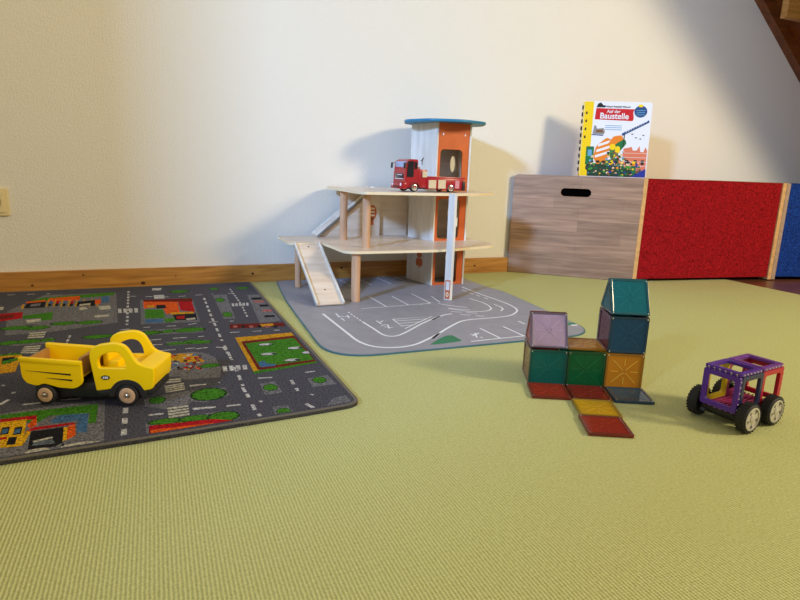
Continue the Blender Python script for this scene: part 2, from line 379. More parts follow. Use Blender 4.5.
('E','black',(0.2137,1.2789,0.018,0.008)),
('E','white',(0.2144,1.2826,0.016,0.008)),
('E','black',(0.2254,1.2818,0.005,0.004)),
('E','black',(0.2698,1.2345,0.018,0.008)),
('E','white',(0.2706,1.2381,0.016,0.008)),
('E','black',(0.2817,1.2372,0.005,0.004)),
('E','black',(0.2071,1.2087,0.018,0.008)),
('E','white',(0.2077,1.2121,0.016,0.008)),
('E','black',(0.2182,1.2111,0.005,0.004)),
('E','black',(0.2461,1.1554,0.018,0.008)),
('E','white',(0.2468,1.1586,0.016,0.008)),
('E','black',(0.2571,1.1575,0.005,0.004)),
('E','black',(0.2919,1.1951,0.018,0.008)),
('E','white',(0.2927,1.1986,0.016,0.008)),
('E','black',(0.3036,1.1976,0.005,0.004)),
('P','darkred',[(0.157,1.4767),(0.2935,1.4597),(0.2888,1.4246),(0.153,1.4333)]),
('P','ochre',[(0.2293,1.4568),(0.2623,1.4579),(0.2618,1.436),(0.2304,1.4329)]),
('P','rose',[(0.1637,1.463),(0.1733,1.4623),(0.1717,1.4414),(0.1626,1.442)]),
('P','black',[(0.1825,1.4578),(0.1922,1.4571),(0.1903,1.4362),(0.1812,1.4368)]),
('P','rose',[(0.2014,1.4526),(0.2112,1.4519),(0.209,1.4311),(0.1998,1.4317)]),
('P','black',[(0.2204,1.4474),(0.2302,1.4467),(0.2277,1.4259),(0.2185,1.4265)]),
('P','rose',[(0.2394,1.4422),(0.2492,1.4414),(0.2466,1.4207),(0.2373,1.4213)]),
('P','black',[(0.2585,1.4369),(0.2684,1.4362),(0.2654,1.4154),(0.2561,1.4161)]),
('P','black',[(0.2531,1.7684),(0.2828,1.7669),(0.2811,1.7389),(0.2519,1.7406)]),
('P','rose',[(0.2539,1.7264),(0.2829,1.7246),(0.2813,1.6979),(0.2527,1.6997)]),
('P','black',[(0.2614,1.6713),(0.2897,1.6693),(0.288,1.6441),(0.2601,1.6461)]),
('P','rose',[(0.2596,1.6093),(0.287,1.6071),(0.2854,1.5834),(0.2585,1.5858)]),
('P','black',[(0.2544,1.5455),(0.2807,1.543),(0.2792,1.5211),(0.2533,1.5236)]),
('P','orange',[(-0.0469,1.7961),(0.0438,1.7896),(0.0458,1.6305),(0.0119,1.6226),(0.0021,1.7129),(-0.0446,1.7013)]),
('P','crimson',[(0.0455,1.779),(0.0834,1.7555),(0.0839,1.6292),(0.0487,1.6558)]),
('P','darkred',[(-0.0472,1.8122),(0.0862,1.8039),(0.085,1.7551),(-0.0468,1.7882)]),
('P','green',[(-0.0418,1.6935),(0.0054,1.6759),(0.0075,1.5829),(-0.0396,1.5877)]),
('P','blue',[(-0.0406,1.5801),(0.002,1.5765),(0.0032,1.5376),(-0.0391,1.5432)]),
('P','green',[(0.0056,1.5755),(0.0328,1.5794),(0.0297,1.538),(0.0067,1.5367)]),
('P','ochre',[(-0.0365,1.7358),(-0.0191,1.737),(-0.018,1.7089),(-0.0356,1.7098)]),
('P','black',[(-0.0133,1.7355),(0.0102,1.7352),(0.0133,1.6918),(-0.0116,1.6928)]),
('P','ochre',[(0.0197,1.6374),(0.0803,1.6336),(0.0798,1.6131),(0.0246,1.6109)]),
('P','black',[(0.0265,1.6137),(0.0847,1.6118),(0.0838,1.5388),(0.0319,1.5528)]),
('P','crimson',[(0.0351,1.5917),(0.0555,1.5944),(0.0548,1.5623),(0.0359,1.5627)]),
('P','cream',[(0.0576,1.5615),(0.08,1.5667),(0.0807,1.5475),(0.0587,1.5456)]),
('P','white',[(-0.0189,1.8722),(0.0105,1.8694),(0.0109,1.8183),(-0.0178,1.8212)]),
('P','white',[(-0.0231,1.9782),(0.0056,1.9764),(0.0007,1.9418),(-0.0231,1.9427)]),
('P','green',[(-0.3206,1.9067),(-0.1306,1.9401),(-0.1258,1.9009),(-0.3175,1.8535)]),
('P','orange',[(-0.2966,1.8954),(-0.2192,1.9094),(-0.2137,1.8536),(-0.2916,1.8419)]),
('P','ochre',[(-0.2969,1.8795),(-0.2936,1.8813),(-0.2856,1.7885),(-0.2896,1.7871)]),
('P','blue',[(-0.2901,1.8595),(-0.2824,1.8602),(-0.2804,1.8239),(-0.2877,1.8208)]),
('P','black',[(-0.2877,1.8208),(-0.2804,1.8239),(-0.2778,1.7937),(-0.2854,1.7908)]),
('P','ochre',[(-0.2784,1.8749),(-0.2751,1.8768),(-0.2679,1.784),(-0.272,1.7826)]),
('P','crimson',[(-0.2718,1.8549),(-0.264,1.8556),(-0.2624,1.8194),(-0.2698,1.8162)]),
('P','black',[(-0.2698,1.8162),(-0.2624,1.8194),(-0.26,1.7892),(-0.2678,1.7863)]),
('P','ochre',[(-0.2598,1.8703),(-0.2566,1.8722),(-0.2502,1.7794),(-0.2544,1.7781)]),
('P','blue',[(-0.2535,1.8503),(-0.2456,1.851),(-0.2443,1.8148),(-0.2518,1.8117)]),
('P','black',[(-0.2518,1.8117),(-0.2443,1.8148),(-0.2423,1.7846),(-0.2501,1.7818)]),
('P','ochre',[(-0.2412,1.8657),(-0.2379,1.8675),(-0.2325,1.7749),(-0.2366,1.7735)]),
('P','crimson',[(-0.235,1.8457),(-0.2271,1.8464),(-0.2262,1.8102),(-0.2337,1.8071)]),
('P','black',[(-0.2337,1.8071),(-0.2262,1.8102),(-0.2244,1.7801),(-0.2323,1.7772)]),
('P','ochre',[(-0.2226,1.8611),(-0.2192,1.8629),(-0.2147,1.7703),(-0.2189,1.769)]),
('P','blue',[(-0.2165,1.8411),(-0.2085,1.8417),(-0.208,1.8056),(-0.2156,1.8025)]),
('P','black',[(-0.2156,1.8025),(-0.208,1.8056),(-0.2065,1.7755),(-0.2145,1.7727)]),
('P','ochre',[(-0.2039,1.8564),(-0.2005,1.8583),(-0.1968,1.7657),(-0.2011,1.7644)]),
('P','crimson',[(-0.198,1.8365),(-0.1899,1.8371),(-0.1897,1.801),(-0.1974,1.7979)]),
('P','black',[(-0.1974,1.7979),(-0.1897,1.801),(-0.1885,1.7709),(-0.1966,1.7681)]),
('P','ochre',[(-0.1851,1.8518),(-0.1816,1.8536),(-0.1789,1.7612),(-0.1832,1.7598)]),
('P','blue',[(-0.1793,1.8318),(-0.1712,1.8324),(-0.1714,1.7964),(-0.1791,1.7933)]),
('P','black',[(-0.1791,1.7933),(-0.1714,1.7964),(-0.1705,1.7663),(-0.1786,1.7635)]),
('P','ochre',[(-0.1662,1.8471),(-0.1627,1.8489),(-0.1609,1.7565),(-0.1652,1.7552)]),
('P','black',[(-0.3428,1.8472),(-0.2993,1.8618),(-0.2911,1.778),(-0.3387,1.7809)]),
('P','grey',[(-0.33,1.8266),(-0.3076,1.8358),(-0.3047,1.8006),(-0.3275,1.7968)]),
('P','ochre',[(-0.3511,1.8319),(-0.3471,1.8358),(-0.3394,1.7741),(-0.3447,1.7731)]),
('P','orange',[(-0.3475,1.861),(-0.3012,1.8753),(-0.2981,1.8538),(-0.344,1.84)]),
('P','black',[(-0.2162,1.8281),(-0.1747,1.8439),(-0.1689,1.7708),(-0.2154,1.7729)]),
('P','cream',[(-0.208,1.7956),(-0.1815,1.804),(-0.1819,1.779),(-0.2085,1.776)]),
('P','orange',[(-0.1747,1.8439),(-0.1594,1.8454),(-0.1566,1.7926),(-0.1701,1.786)]),
('P','blue',[(-0.1603,1.8811),(-0.1413,1.8905),(-0.1361,1.8028),(-0.1546,1.7998)]),
('P','cream',[(-0.206,1.7513),(-0.1926,1.7622),(-0.1828,1.7335),(-0.2007,1.7219)]),
('P','cream',[(-0.1606,1.7589),(-0.1311,1.7611),(-0.1261,1.7189),(-0.1524,1.714)]),
('P','cream',[(-0.162,1.6538),(-0.1273,1.6577),(-0.1246,1.6353),(-0.1579,1.6315)]),
('P','cream',[(-0.3113,1.644),(-0.2806,1.654),(-0.2766,1.6266),(-0.3043,1.6145)]),
('P','crimson',[(-0.3827,1.7296),(-0.3338,1.7386),(-0.3238,1.6676),(-0.3663,1.647)]),
('P','darkred',[(-0.3782,1.7071),(-0.3498,1.7165),(-0.3443,1.6772),(-0.3705,1.668)]),
('P','green',[(-0.3283,1.6938),(-0.2632,1.7201),(-0.2542,1.6367),(-0.2769,1.6287),(-0.2816,1.6604),(-0.3182,1.66)]),
('P','cream',[(-0.3992,1.8129),(-0.3897,1.8104),(-0.3849,1.7744),(-0.3919,1.7762)]),
('P','ochre',[(0.0047,1.2565),(0.0314,1.2664),(0.0549,1.2573),(0.0702,1.2165),(0.0745,1.1954),(0.0013,1.2322)]),
('P','ochre',[(0.0311,1.2573),(0.0562,1.2623),(0.0769,1.2012),(0.029,1.2042)]),
('P','orange',[(0.0095,1.2124),(0.014,1.2126),(0.0147,1.2021),(0.0092,1.2021)]),
('P','blue',[(0.0355,1.1716),(0.0405,1.1716),(0.0409,1.162),(0.0351,1.1622)]),
('P','ochre',[(0.0673,1.2084),(0.0743,1.208),(0.0745,1.1982),(0.0666,1.1989)]),
('P','crimson',[(0.01,1.2527),(0.0174,1.2522),(0.0181,1.2425),(0.0097,1.2433)]),
('P','cream',[(0.0446,1.2555),(0.0513,1.2553),(0.0517,1.2441),(0.044,1.2446)]),
('P','black',[(0.0488,1.177),(0.053,1.1774),(0.0533,1.1673),(0.0483,1.1673)]),
('P','black',[(0.0435,1.1688),(0.0481,1.1689),(0.0484,1.1578),(0.0429,1.158)]),
('P','black',[(0.0672,1.2437),(0.0721,1.244),(0.0725,1.2366),(0.0667,1.2366)]),
('P','cream',[(0.007,1.1721),(0.0117,1.1721),(0.0123,1.1621),(0.0067,1.1623)]),
('P','black',[(0.0222,1.1815),(0.0277,1.1814),(0.0282,1.1717),(0.0219,1.1721)]),
('P','cream',[(0.034,1.1723),(0.0399,1.1721),(0.0403,1.1601),(0.0335,1.1607)]),
('P','rose',[(0.0656,1.1886),(0.0693,1.189),(0.0694,1.1771),(0.0648,1.1769)]),
('P','cream',[(0.0597,1.1999),(0.066,1.1996),(0.0664,1.1916),(0.0592,1.1922)]),
('P','orange',[(0.0143,1.2613),(0.0214,1.261),(0.022,1.247),(0.014,1.2477)]),
('P','black',[(0.0189,1.2601),(0.0263,1.2597),(0.027,1.2524),(0.0187,1.2531)]),
('P','crimson',[(0.0477,1.1725),(0.0508,1.1732),(0.0511,1.1631),(0.0472,1.1627)]),
('P','cream',[(0.0198,1.2061),(0.0253,1.2061),(0.0257,1.1936),(0.0194,1.194)]),
('P','rose',[(0.0278,1.1647),(0.032,1.1649),(0.0327,1.1582),(0.0276,1.1583)]),
('P','ochre',[(-0.0055,1.2509),(-0.0007,1.2511),(0.0001,1.24),(-0.0057,1.24)]),
('P','ochre',[(0.0414,1.1637),(0.0458,1.1638),(0.0462,1.1554),(0.041,1.1555)]),
('P','rose',[(0.0603,1.2193),(0.0655,1.2194),(0.0658,1.2092),(0.0597,1.2094)]),
('P','blue',[(-0.0013,1.1731),(0.0051,1.1726),(0.0058,1.1647),(-0.0015,1.1655)]),
('P','darkred',[(0.063,1.2126),(0.0672,1.213),(0.0676,1.2043),(0.0624,1.2042)]),
('P','ochre',[(-0.0073,1.2287),(-0.0017,1.2286),(-0.0009,1.2217),(-0.0074,1.222)]),
('P','darkred',[(-0.0039,1.2068),(0.001,1.2069),(0.0017,1.196),(-0.0041,1.1962)]),
('P','crimson',[(0.0386,1.2338),(0.0439,1.2339),(0.0444,1.223),(0.0381,1.2232)]),
('P','darkred',[(0.0663,1.2314),(0.0716,1.2315),(0.0718,1.2206),(0.0656,1.2207)]),
('P','cream',[(0.0057,1.25),(0.0123,1.2497),(0.0129,1.237),(0.0054,1.2376)]),
('P','ochre',[(0.0146,1.2283),(0.0212,1.228),(0.0219,1.2209),(0.0144,1.2215)]),
('P','ochre',[(0.0158,1.2441),(0.0226,1.2438),(0.0233,1.2352),(0.0156,1.2358)]),
('P','darkred',[(0.0421,1.1954),(0.0454,1.196),(0.0458,1.1857),(0.0416,1.1854)]),
('P','orange',[(0.044,1.2385),(0.0509,1.2381),(0.0512,1.2247),(0.0434,1.2254)]),
('P','blue',[(0.0166,1.2004),(0.0235,1.1999),(0.0241,1.1905),(0.0163,1.1913)]),
('P','ochre',[(0.0539,1.2571),(0.0616,1.2565),(0.0621,1.2471),(0.0534,1.248)]),
('P','darkred',[(0.058,1.2237),(0.065,1.2233),(0.0654,1.2158),(0.0575,1.2165)]),
('P','black',[(0.0365,1.2195),(0.0419,1.2195),(0.0422,1.2072),(0.0359,1.2075)]),
('P','black',[(0.018,1.2235),(0.0229,1.2237),(0.0235,1.2143),(0.0177,1.2144)]),
('P','rose',[(0.0044,1.2696),(0.012,1.2691),(0.0126,1.2558),(0.0042,1.2566)]),
('P','black',[(0.0228,1.1703),(0.0298,1.1696),(0.0304,1.162),(0.0226,1.1629)]),
('P','darkred',[(0.054,1.1917),(0.0593,1.1917),(0.0597,1.1833),(0.0535,1.1836)]),
('P','orange',[(0.0568,1.1718),(0.0636,1.1713),(0.0637,1.159),(0.056,1.1598)]),
('P','blue',[(0.0556,1.2555),(0.0631,1.255),(0.0634,1.2431),(0.055,1.2438)]),
('P','orange',[(0.0604,1.1593),(0.0668,1.1589),(0.0673,1.1526),(0.06,1.1533)]),
('P','black',[(0.0362,1.2192),(0.0432,1.2188),(0.0437,1.2086),(0.0357,1.2093)]),
('P','black',[(0.0295,1.1676),(0.0337,1.1678),(0.0343,1.1608),(0.0292,1.1609)]),
('P','orange',[(0.0619,1.2337),(0.067,1.2339),(0.0674,1.226),(0.0614,1.2261)]),
('P','crimson',[(0.0343,1.1764),(0.0423,1.1756),(0.0426,1.1643),(0.0338,1.1655)]),
('P','blue',[(0.0469,1.1917),(0.0526,1.1916),(0.0529,1.1803),(0.0463,1.1808)]),
('P','crimson',[(0.0389,1.198),(0.0447,1.1978),(0.0452,1.1883),(0.0385,1.1887)]),
('P','black',[(0.0596,1.1701),(0.0636,1.1705),(0.0641,1.1638),(0.0592,1.1638)]),
('P','darkred',[(0.0635,1.1622),(0.0677,1.1625),(0.0679,1.1532),(0.0629,1.1532)]),
('P','cream',[(0.0365,1.2402),(0.0423,1.2402),(0.0429,1.2306),(0.0361,1.2309)]),
('P','crimson',[(0.0439,1.2269),(0.0494,1.227),(0.0499,1.2192),(0.0435,1.2195)]),
('P','darkred',[(0.0565,1.2058),(0.0607,1.2062),(0.0612,1.1983),(0.056,1.1983)]),
('P','crimson',[(0.0455,1.1852),(0.0519,1.1849),(0.0522,1.1745),(0.045,1.1751)]),
('P','darkred',[(0.0527,1.2024),(0.0583,1.2023),(0.0586,1.1925),(0.0521,1.1928)]),
('P','cream',[(0.0439,1.1819),(0.0498,1.1817),(0.0503,1.1737),(0.0435,1.1742)]),
('P','crimson',[(0.0573,1.2341),(0.0634,1.234),(0.0637,1.2241),(0.0568,1.2245)]),
('P','ochre',[(-0.3072,1.3493),(-0.2683,1.3496),(-0.2612,1.2376),(-0.2845,1.2347)]),
('P','black',[(-0.3003,1.3356),(-0.2789,1.3359),(-0.2781,1.2969),(-0.2939,1.2923)]),
('P','green',[(-0.2959,1.3133),(-0.2692,1.3297),(-0.2701,1.3103),(-0.2919,1.2886)]),
('P','green',[(-0.2428,1.0243),(-0.1945,1.027),(-0.1053,1.0271),(-0.1026,0.9492),(-0.114,0.9501),(-0.1145,0.9917),(-0.1717,0.9982),(-0.1863,0.9739),(-0.2403,1.0117)]),
('P','blue',[(-0.167,0.979),(-0.157,0.9964),(-0.1166,0.9911),(-0.112,0.9165),(-0.1263,0.9213),(-0.1289,0.9665),(-0.1644,0.9667)]),
('P','orange',[(-0.1973,0.9691),(-0.1899,1.0041),(-0.1843,0.9677),(-0.1913,0.9562)]),
('P','crimson',[(-0.2394,1.0073),(-0.1904,1.0073),(-0.1889,0.9908),(-0.2362,0.9915)]),
('P','yellow',[(-0.2366,0.9933),(-0.2016,0.995),(-0.1908,0.8974),(-0.218,0.8995)]),
('P','black',[(-0.2297,0.9727),(-0.2197,0.9727),(-0.2168,0.945),(-0.2271,0.9453)]),
('P','blue',[(-0.2275,0.9655),(-0.2204,0.9658),(-0.2191,0.9495),(-0.227,0.9494)]),
('P','black',[(-0.2124,0.967),(-0.2023,0.9669),(-0.1999,0.9394),(-0.2102,0.9397)]),
('P','blue',[(-0.2103,0.9598),(-0.2031,0.9601),(-0.2022,0.9438),(-0.2101,0.9438)]),
('P','black',[(-0.2135,0.9321),(-0.2033,0.9323),(-0.2013,0.9058),(-0.2124,0.9071)]),
('P','crimson',[(-0.2252,0.936),(-0.2161,0.9366),(-0.2154,0.9277),(-0.2234,0.9269)]),
('P','crimson',[(-0.1955,0.9469),(-0.1861,0.9599),(-0.1343,0.9597),(-0.1305,0.9527),(-0.1879,0.947)]),
('P','black',[(-0.1884,0.9445),(-0.1459,0.9467),(-0.141,0.8904),(-0.1491,0.881),(-0.182,0.8827)]),
('P','yellow',[(-0.1942,0.948),(-0.1878,0.9443),(-0.1908,0.8974),(-0.1964,0.8984)]),
('P','yellow',[(-0.1457,0.9449),(-0.1407,0.945),(-0.1364,0.8988),(-0.1412,0.8964)]),
('P','orange',[(-0.1409,0.9467),(-0.1316,0.9531),(-0.1261,0.9107),(-0.1364,0.8988)]),
('P','slate',[(-0.1769,0.9074),(-0.1555,0.9077),(-0.1495,0.8908),(-0.1793,0.8936)]),
('P','cream',[(-0.181,0.9097),(-0.1567,0.9168),(-0.1556,0.9113),(-0.1782,0.9039)]),
('E','cream',(-0.1684,0.8702,0.016,0.012)),
('E','cream',(-0.116,0.8762,0.025,0.008)),
('P','cream',[(-0.179,0.8589),(-0.1559,0.8578),(-0.155,0.8539),(-0.1781,0.8555)]),
('D','black',[(-0.1401,0.8877),(-0.1374,0.8606)],0.003,1,0.1),
('P','crimson',[(-0.0268,0.912),(0.0664,0.9074),(0.098,0.8824),(0.101,0.8699),(0.0666,0.8601),(-0.0257,0.8951)]),
('P','orange',[(-0.0257,0.8951),(0.0652,0.8932),(0.0658,0.8637),(-0.0255,0.8609)]),
('P','darkred',[(-0.0274,0.9094),(-0.0252,0.8949),(-0.0245,0.8606),(-0.0271,0.8589)]),
]
MAT=[
('L','white',[(0.4126,1.5306),(0.4167,1.4237),(0.4204,1.3285),(0.4241,1.2578),(0.4394,1.2144),(0.4652,1.1916),(0.5053,1.184),(0.5448,1.1938),(0.5838,1.2195),(0.6425,1.2628),(0.6015,1.2232),(0.6546,1.276),(0.7065,1.3213),(0.7555,1.3569),(0.7911,1.365)],0.007,0,0),
('D','white',[(0.4864,1.5319),(0.4912,1.4162)],0.005,0.012,0.01),
('L','white',[(0.4912,1.4162),(0.4964,1.3489),(0.5003,1.2899),(0.514,1.2718),(0.536,1.275),(0.5746,1.305),(0.6398,1.3627),(0.7218,1.4242),(0.6799,1.3883),(0.7286,1.4253),(0.7672,1.4389)],0.006,0,0),
('L','white',[(0.5785,1.4228),(0.5744,1.3272),(0.6976,1.4245),(0.5785,1.4228)],0.005,0,0),
('L','white',[(0.5777,1.4028),(0.6712,1.4037)],0.004,0,0),
('L','white',[(0.5766,1.3784),(0.6395,1.3787)],0.004,0,0),
('L','white',[(0.5756,1.3548),(0.6091,1.3547)],0.004,0,0),
('L','white',[(0.611,1.7075),(0.6153,1.5643)],0.004,0,0),
('L','white',[(0.6837,1.6951),(0.6876,1.569)],0.004,0,0),
('L','white',[(0.7605,1.7173),(0.7642,1.5734)],0.004,0,0),
('L','white',[(0.6006,2.0011),(0.6052,1.8706)],0.004,0,0),
('L','white',[(0.6719,1.9855),(0.6829,1.8839)],0.004,0,0),
('L','white',[(0.7466,2.0043),(0.755,1.8836)],0.004,0,0),
('L','white',[(0.8178,2.007),(0.8271,1.9273)],0.004,0,0),
('L','white',[(0.5343,1.5582),(0.5625,1.562),(0.6153,1.5643),(0.6876,1.569),(0.7642,1.5734)],0.004,0,0),
('L','white',[(0.8086,1.6646),(0.7972,1.5774)],0.004,0,0),
('L','white',[(0.4487,1.5252),(0.4459,1.4817)],0.004,0,0),
('L','white',[(0.444,1.4921),(0.4768,1.4774)],0.004,0,0),
('L','white',[(0.4477,1.4715),(0.4487,1.4426)],0.004,0,0),
('L','white',[(0.4734,1.4983),(0.4682,1.466)],0.004,0,0),
('L','white',[(0.5298,1.4207),(0.532,1.3867)],0.004,0,0),
('L','white',[(0.5291,1.3985),(0.548,1.4158)],0.004,0,0),
('L','white',[(0.5283,1.3574),(0.547,1.3435)],0.004,0,0),
('L','white',[(0.5451,1.3759),(0.5353,1.3381)],0.004,0,0),
('L','white',[(0.5259,1.3704),(0.5407,1.3771)],0.004,0,0),
('L','white',[(0.9815,1.7772),(0.9849,1.6573),(0.9944,1.5477),(0.995,1.4908),(0.9846,1.4398),(0.9591,1.4031),(0.9118,1.3719),(0.8487,1.3654),(0.7845,1.3645)],0.006,0,0),
('D','white',[(0.9564,1.7305),(0.9657,1.624),(0.9715,1.5829)],0.005,0.03,0.012),
('L','white',[(0.9148,1.6059),(0.927,1.5444),(0.923,1.4955),(0.9084,1.4595),(0.8805,1.4412),(0.8302,1.4468),(0.7851,1.4992)],0.005,0,0),
('L','white',[(0.9498,1.5106),(0.9525,1.4745),(0.9443,1.4502),(0.9246,1.4297)],0.005,0,0),
('L','white',[(0.7836,1.5637),(0.8077,1.5303),(0.8461,1.4939)],0.005,0,0),
('L','white',[(0.7851,1.4992),(0.84,1.4644)],0.005,0,0),
('D','white',[(0.7755,1.4612),(0.8469,1.4179)],0.005,0.03,0.015),
('D','white',[(0.7854,1.4245),(0.8414,1.3859)],0.005,0.03,0.015),
('L','white',[(0.7619,1.6496),(0.7629,1.5773)],0.004,0,0),
('L','white',[(0.7629,1.5773),(0.7249,1.5676)],0.004,0,0),
('L','white',[(0.7653,1.2765),(0.7687,1.1843)],0.005,0,0),
('L','white',[(0.8358,1.2774),(0.8379,1.1829)],0.005,0,0),
('L','white',[(0.908,1.3156),(0.9086,1.2827)],0.005,0,0),
('L','white',[(0.6833,1.1772),(0.7668,1.1813),(0.8379,1.1829),(0.9154,1.1894)],0.005,0,0),
('L','white',[(0.7118,1.2334),(0.729,1.2286)],0.004,0,0),
('L','white',[(0.7105,1.219),(0.7405,1.2385)],0.004,0,0),
('L','white',[(0.7305,1.2413),(0.7147,1.2033)],0.004,0,0),
('L','white',[(0.7246,1.2059),(0.7274,1.1961)],0.004,0,0),
('P','green',[(0.5734,1.1804),(0.618,1.2185),(0.648,1.2404),(0.665,1.2411),(0.6662,1.1959),(0.6645,1.1877),(0.6126,1.1806)]),
]# ------------------------------------------------------------ room
WY = 2.058
m_wall = mat('rough_plaster', (226, 222, 212), .92, bump=.42, bscale=230, spec=.15)
m_base = wood_mat('baseboard_pine', (150, 98, 38), (196, 140, 66), 5, (1.2, 14, 14), .45)
m_parq = wood_mat('parquet_brown', (92, 52, 34), (128, 78, 52), 6, (1, 12, 12), .35, plank=(.5, .07, 'Y'))
m_dark = wood_mat('dark_stair_wood', (92, 46, 18), (132, 74, 30), 5, (1, 12, 12), .4)
m_step = wood_mat('light_stair_wood', (150, 105, 45), (190, 140, 70), 5, (1, 12, 12), .4)
b = MB(); b.box(-2.2, WY, -.02, 4.2, WY + .1, 2.6, m_wall); struct(b.build('wall_back'))
b = MB(); b.box(-2.2, -1.4, -.06, 4.2, WY, -.004, m_parq); struct(b.build('floor'))
b = MB(); b.prism(rounded([(-2.2, WY - .016), (-2.2, WY), (4.2, WY), (4.2, WY - .016)], .003), 0, .059, m_base)
m_knot = mat('pine_knot', (72, 36, 16), .5)
for x, z, r_ in ((-.05, .012, .0055), (-.36, .018, .003), (.30, .03, .004), (.62, .04, .004), (-.22, .045, .0025), (1.18, .03, .004), (.05, .03, .002)):
    b.plate(ellp(0, 0, r_ * 1.3, r_, 12), m_knot, .0008, M=T(x, WY - .0161, z) @ XZ)
bb = b; struct(bb.build('baseboard_back'))
b = MB(); b.box(-2.1, -1.3, -.004, 2.17, WY - .017, 0, carpet_mat(), .001)
tag(b.build('carpet'), 'pale yellow-green ribbed carpet covering the floor up to the brown parquet', 'carpet')

# unseen window wall added on the left, its opening shaped to bound the daylight, and the staircase in the upper right corner
WX = -1.45; wy0, wy1, wz0, wz1 = -.45, .57, .95, 2.15
b = MB(); X0_, X1_ = WX - .12, WX
for y0, y1, za, zb in ((-1.4, wy0, -.02, 2.6), (wy1, WY, -.02, 2.6), (wy0, wy1, -.02, wz0), (wy0, wy1, wz1, 2.6)): b.box(X0_, y0, za, X1_, y1, zb, m_wall)
struct(b.build('wall_left_unseen'))
b = MB()
for y0, y1, za, zb in ((wy0, wy0 + .04, wz0, wz1), (wy1 - .04, wy1, wz0, wz1), (wy0 + .04, wy1 - .04, wz0, wz0 + .04), (wy0 + .04, wy1 - .04, wz1 - .04, wz1)): b.box(WX - .09, y0, za, WX - .03, y1, zb, m_step, .003)
struct(b.build('window_1'))
t = thing('staircase', 'dark brown wooden staircase sloping down in the upper right corner', 'stairs', (2.60, 1.6, .0))
d = Vector((.402, 0, -.326)).normalized(); nrm = Vector((.326, 0, .402)).normalized(); P0 = Vector((2.545, 0, 1.197))
def stair_string(y0, y1, nm):
    b = MB(); a = P0 - d * 1.2; c = P0 + d * 1.35; w_ = .30
    q = [(a.x, a.z), (c.x, c.z), (c.x + nrm.x * w_, c.z + nrm.z * w_), (a.x + nrm.x * w_, a.z + nrm.z * w_)]
    b.prism([(x - 2.6, z) for x, z in q], -(y1 - 1.6), -(y0 - 1.6), m_dark, XZ); return b.build(nm, t)
stair_string(1.18, 1.22, 'stringer'); stair_string(WY - .041, WY - .001, 'stringer')
for i in range(8):
    x = 2.745 + (i - 4) * .235; z = 1.165 - (i - 4) * .19
    b = MB(); b.box(x - 2.6, -.38, z - .02, x - 2.6 + .26, .417, z + .02, m_step, .002); b.build('tread', t)

b = MB(); a = P0 - d * 1.2 + nrm * .05; c = P0 + d * 1.35 + nrm * .05
b.prism([(a.x - 2.6, a.z), (c.x - 2.6, c.z), (c.x + nrm.x * .02 - 2.6, c.z + nrm.z * .02), (a.x + nrm.x * .02 - 2.6, a.z + nrm.z * .02)], -.418, .38, m_dark, XZ); b.build('added_soffit', t)  # closed underside added to stop light patches from between the treads
b = MB(); b.box(2.535 - 2.6, .28, 1.088, 2.72 - 2.6, .31, 1.40, m_step, .002); b.build('bracket_board', t)
# wall socket
m_sock = mat('socket_cream', (226, 208, 160), .35)
m_hole = mat('black_plastic', (18, 18, 20), .5)
t = thing('wall_socket', 'cream square power socket on the white wall at the left edge', 'socket', (-.438, WY, .268))
b = MB(); b.plate(rrect(-.04, -.04, .04, .04, .004), m_sock, .009, bevel=.002, M=T(0, -.0045, 0) @ XZ); b.build('cover_plate', t)
b = MB(); b.plate(rrect(-.03, -.03, .03, .03, .003), m_sock, .005, [ellp(0, 0, .0215, .0215)], .001, M=T(0, -.0112, 0) @ XZ)
b.cyl((0, -.0095, 0), (0, -.0088, 0), .0215, m_sock); 
for s in (-1, 1): b.cyl((s * .0095, -.0102, 0), (s * .0095, -.009, 0), .0027, m_hole)
b.build('socket_insert', t)

# ------------------------------------------------------------ rug with town streets
RUGM = {}
for k, c in dict(white=(196, 196, 198), cream=(190, 186, 172), grey=(116, 116, 122), green=(66, 128, 34), darkgreen=(34, 64, 30), ochre=(205, 150, 30), yellow=(222, 170, 25), darkred=(112, 34, 28),
                 crimson=(178, 24, 34), orange=(226, 92, 30), blue=(70, 108, 150), black=(30, 30, 36), rose=(170, 100, 95), slate=(95, 105, 115)).items():
    RUGM[k] = mat('rug_' + k, c, .95, var=.7, vscale=280, bump=.5, bscale=600, spec=.1)
m_rug = mat('rug_asphalt', (84, 84, 95), .95, var=.75, vscale=330, bump=.6, bscale=600, spec=.1)
m_bind = mat('rug_binding', (108, 102, 92), .9, var=.3, vscale=500, bump=.5, bscale=800)
rug_out = [(-.98, 2.012), (-1.0, .785), (-.21, .857), (-.05, .866), (.12, .879), (.24, .888), (.312, .897), (.301, 1.4), (.288, 2.018)]
rr_ = [.01, .03, .05, .05, .05, .05, .028, .1, .012]
t = thing('play_rug', 'dark grey play rug printed with streets, green fields and houses', 'rug', (-.35, 1.45, 0))
MR = T(.35, -1.45, 0)
outl = rounded(rug_out, rr_)
b = MB(); b.prism(outl, .0003, .006, m_rug, MR)
def on_rug(x, y):
    """keeps a printed point inside the rug's binding"""
    fe = .785 + (x + 1.0) * .0911 if x < -.21 else .857 + (x + .21) * .0766
    return (max(min(x, .289 + (1.4 - y) * .016), -.97) + .35, max(y, fe + .012) - 1.45)
ZR = .0062; LAY = Layers(ZR)
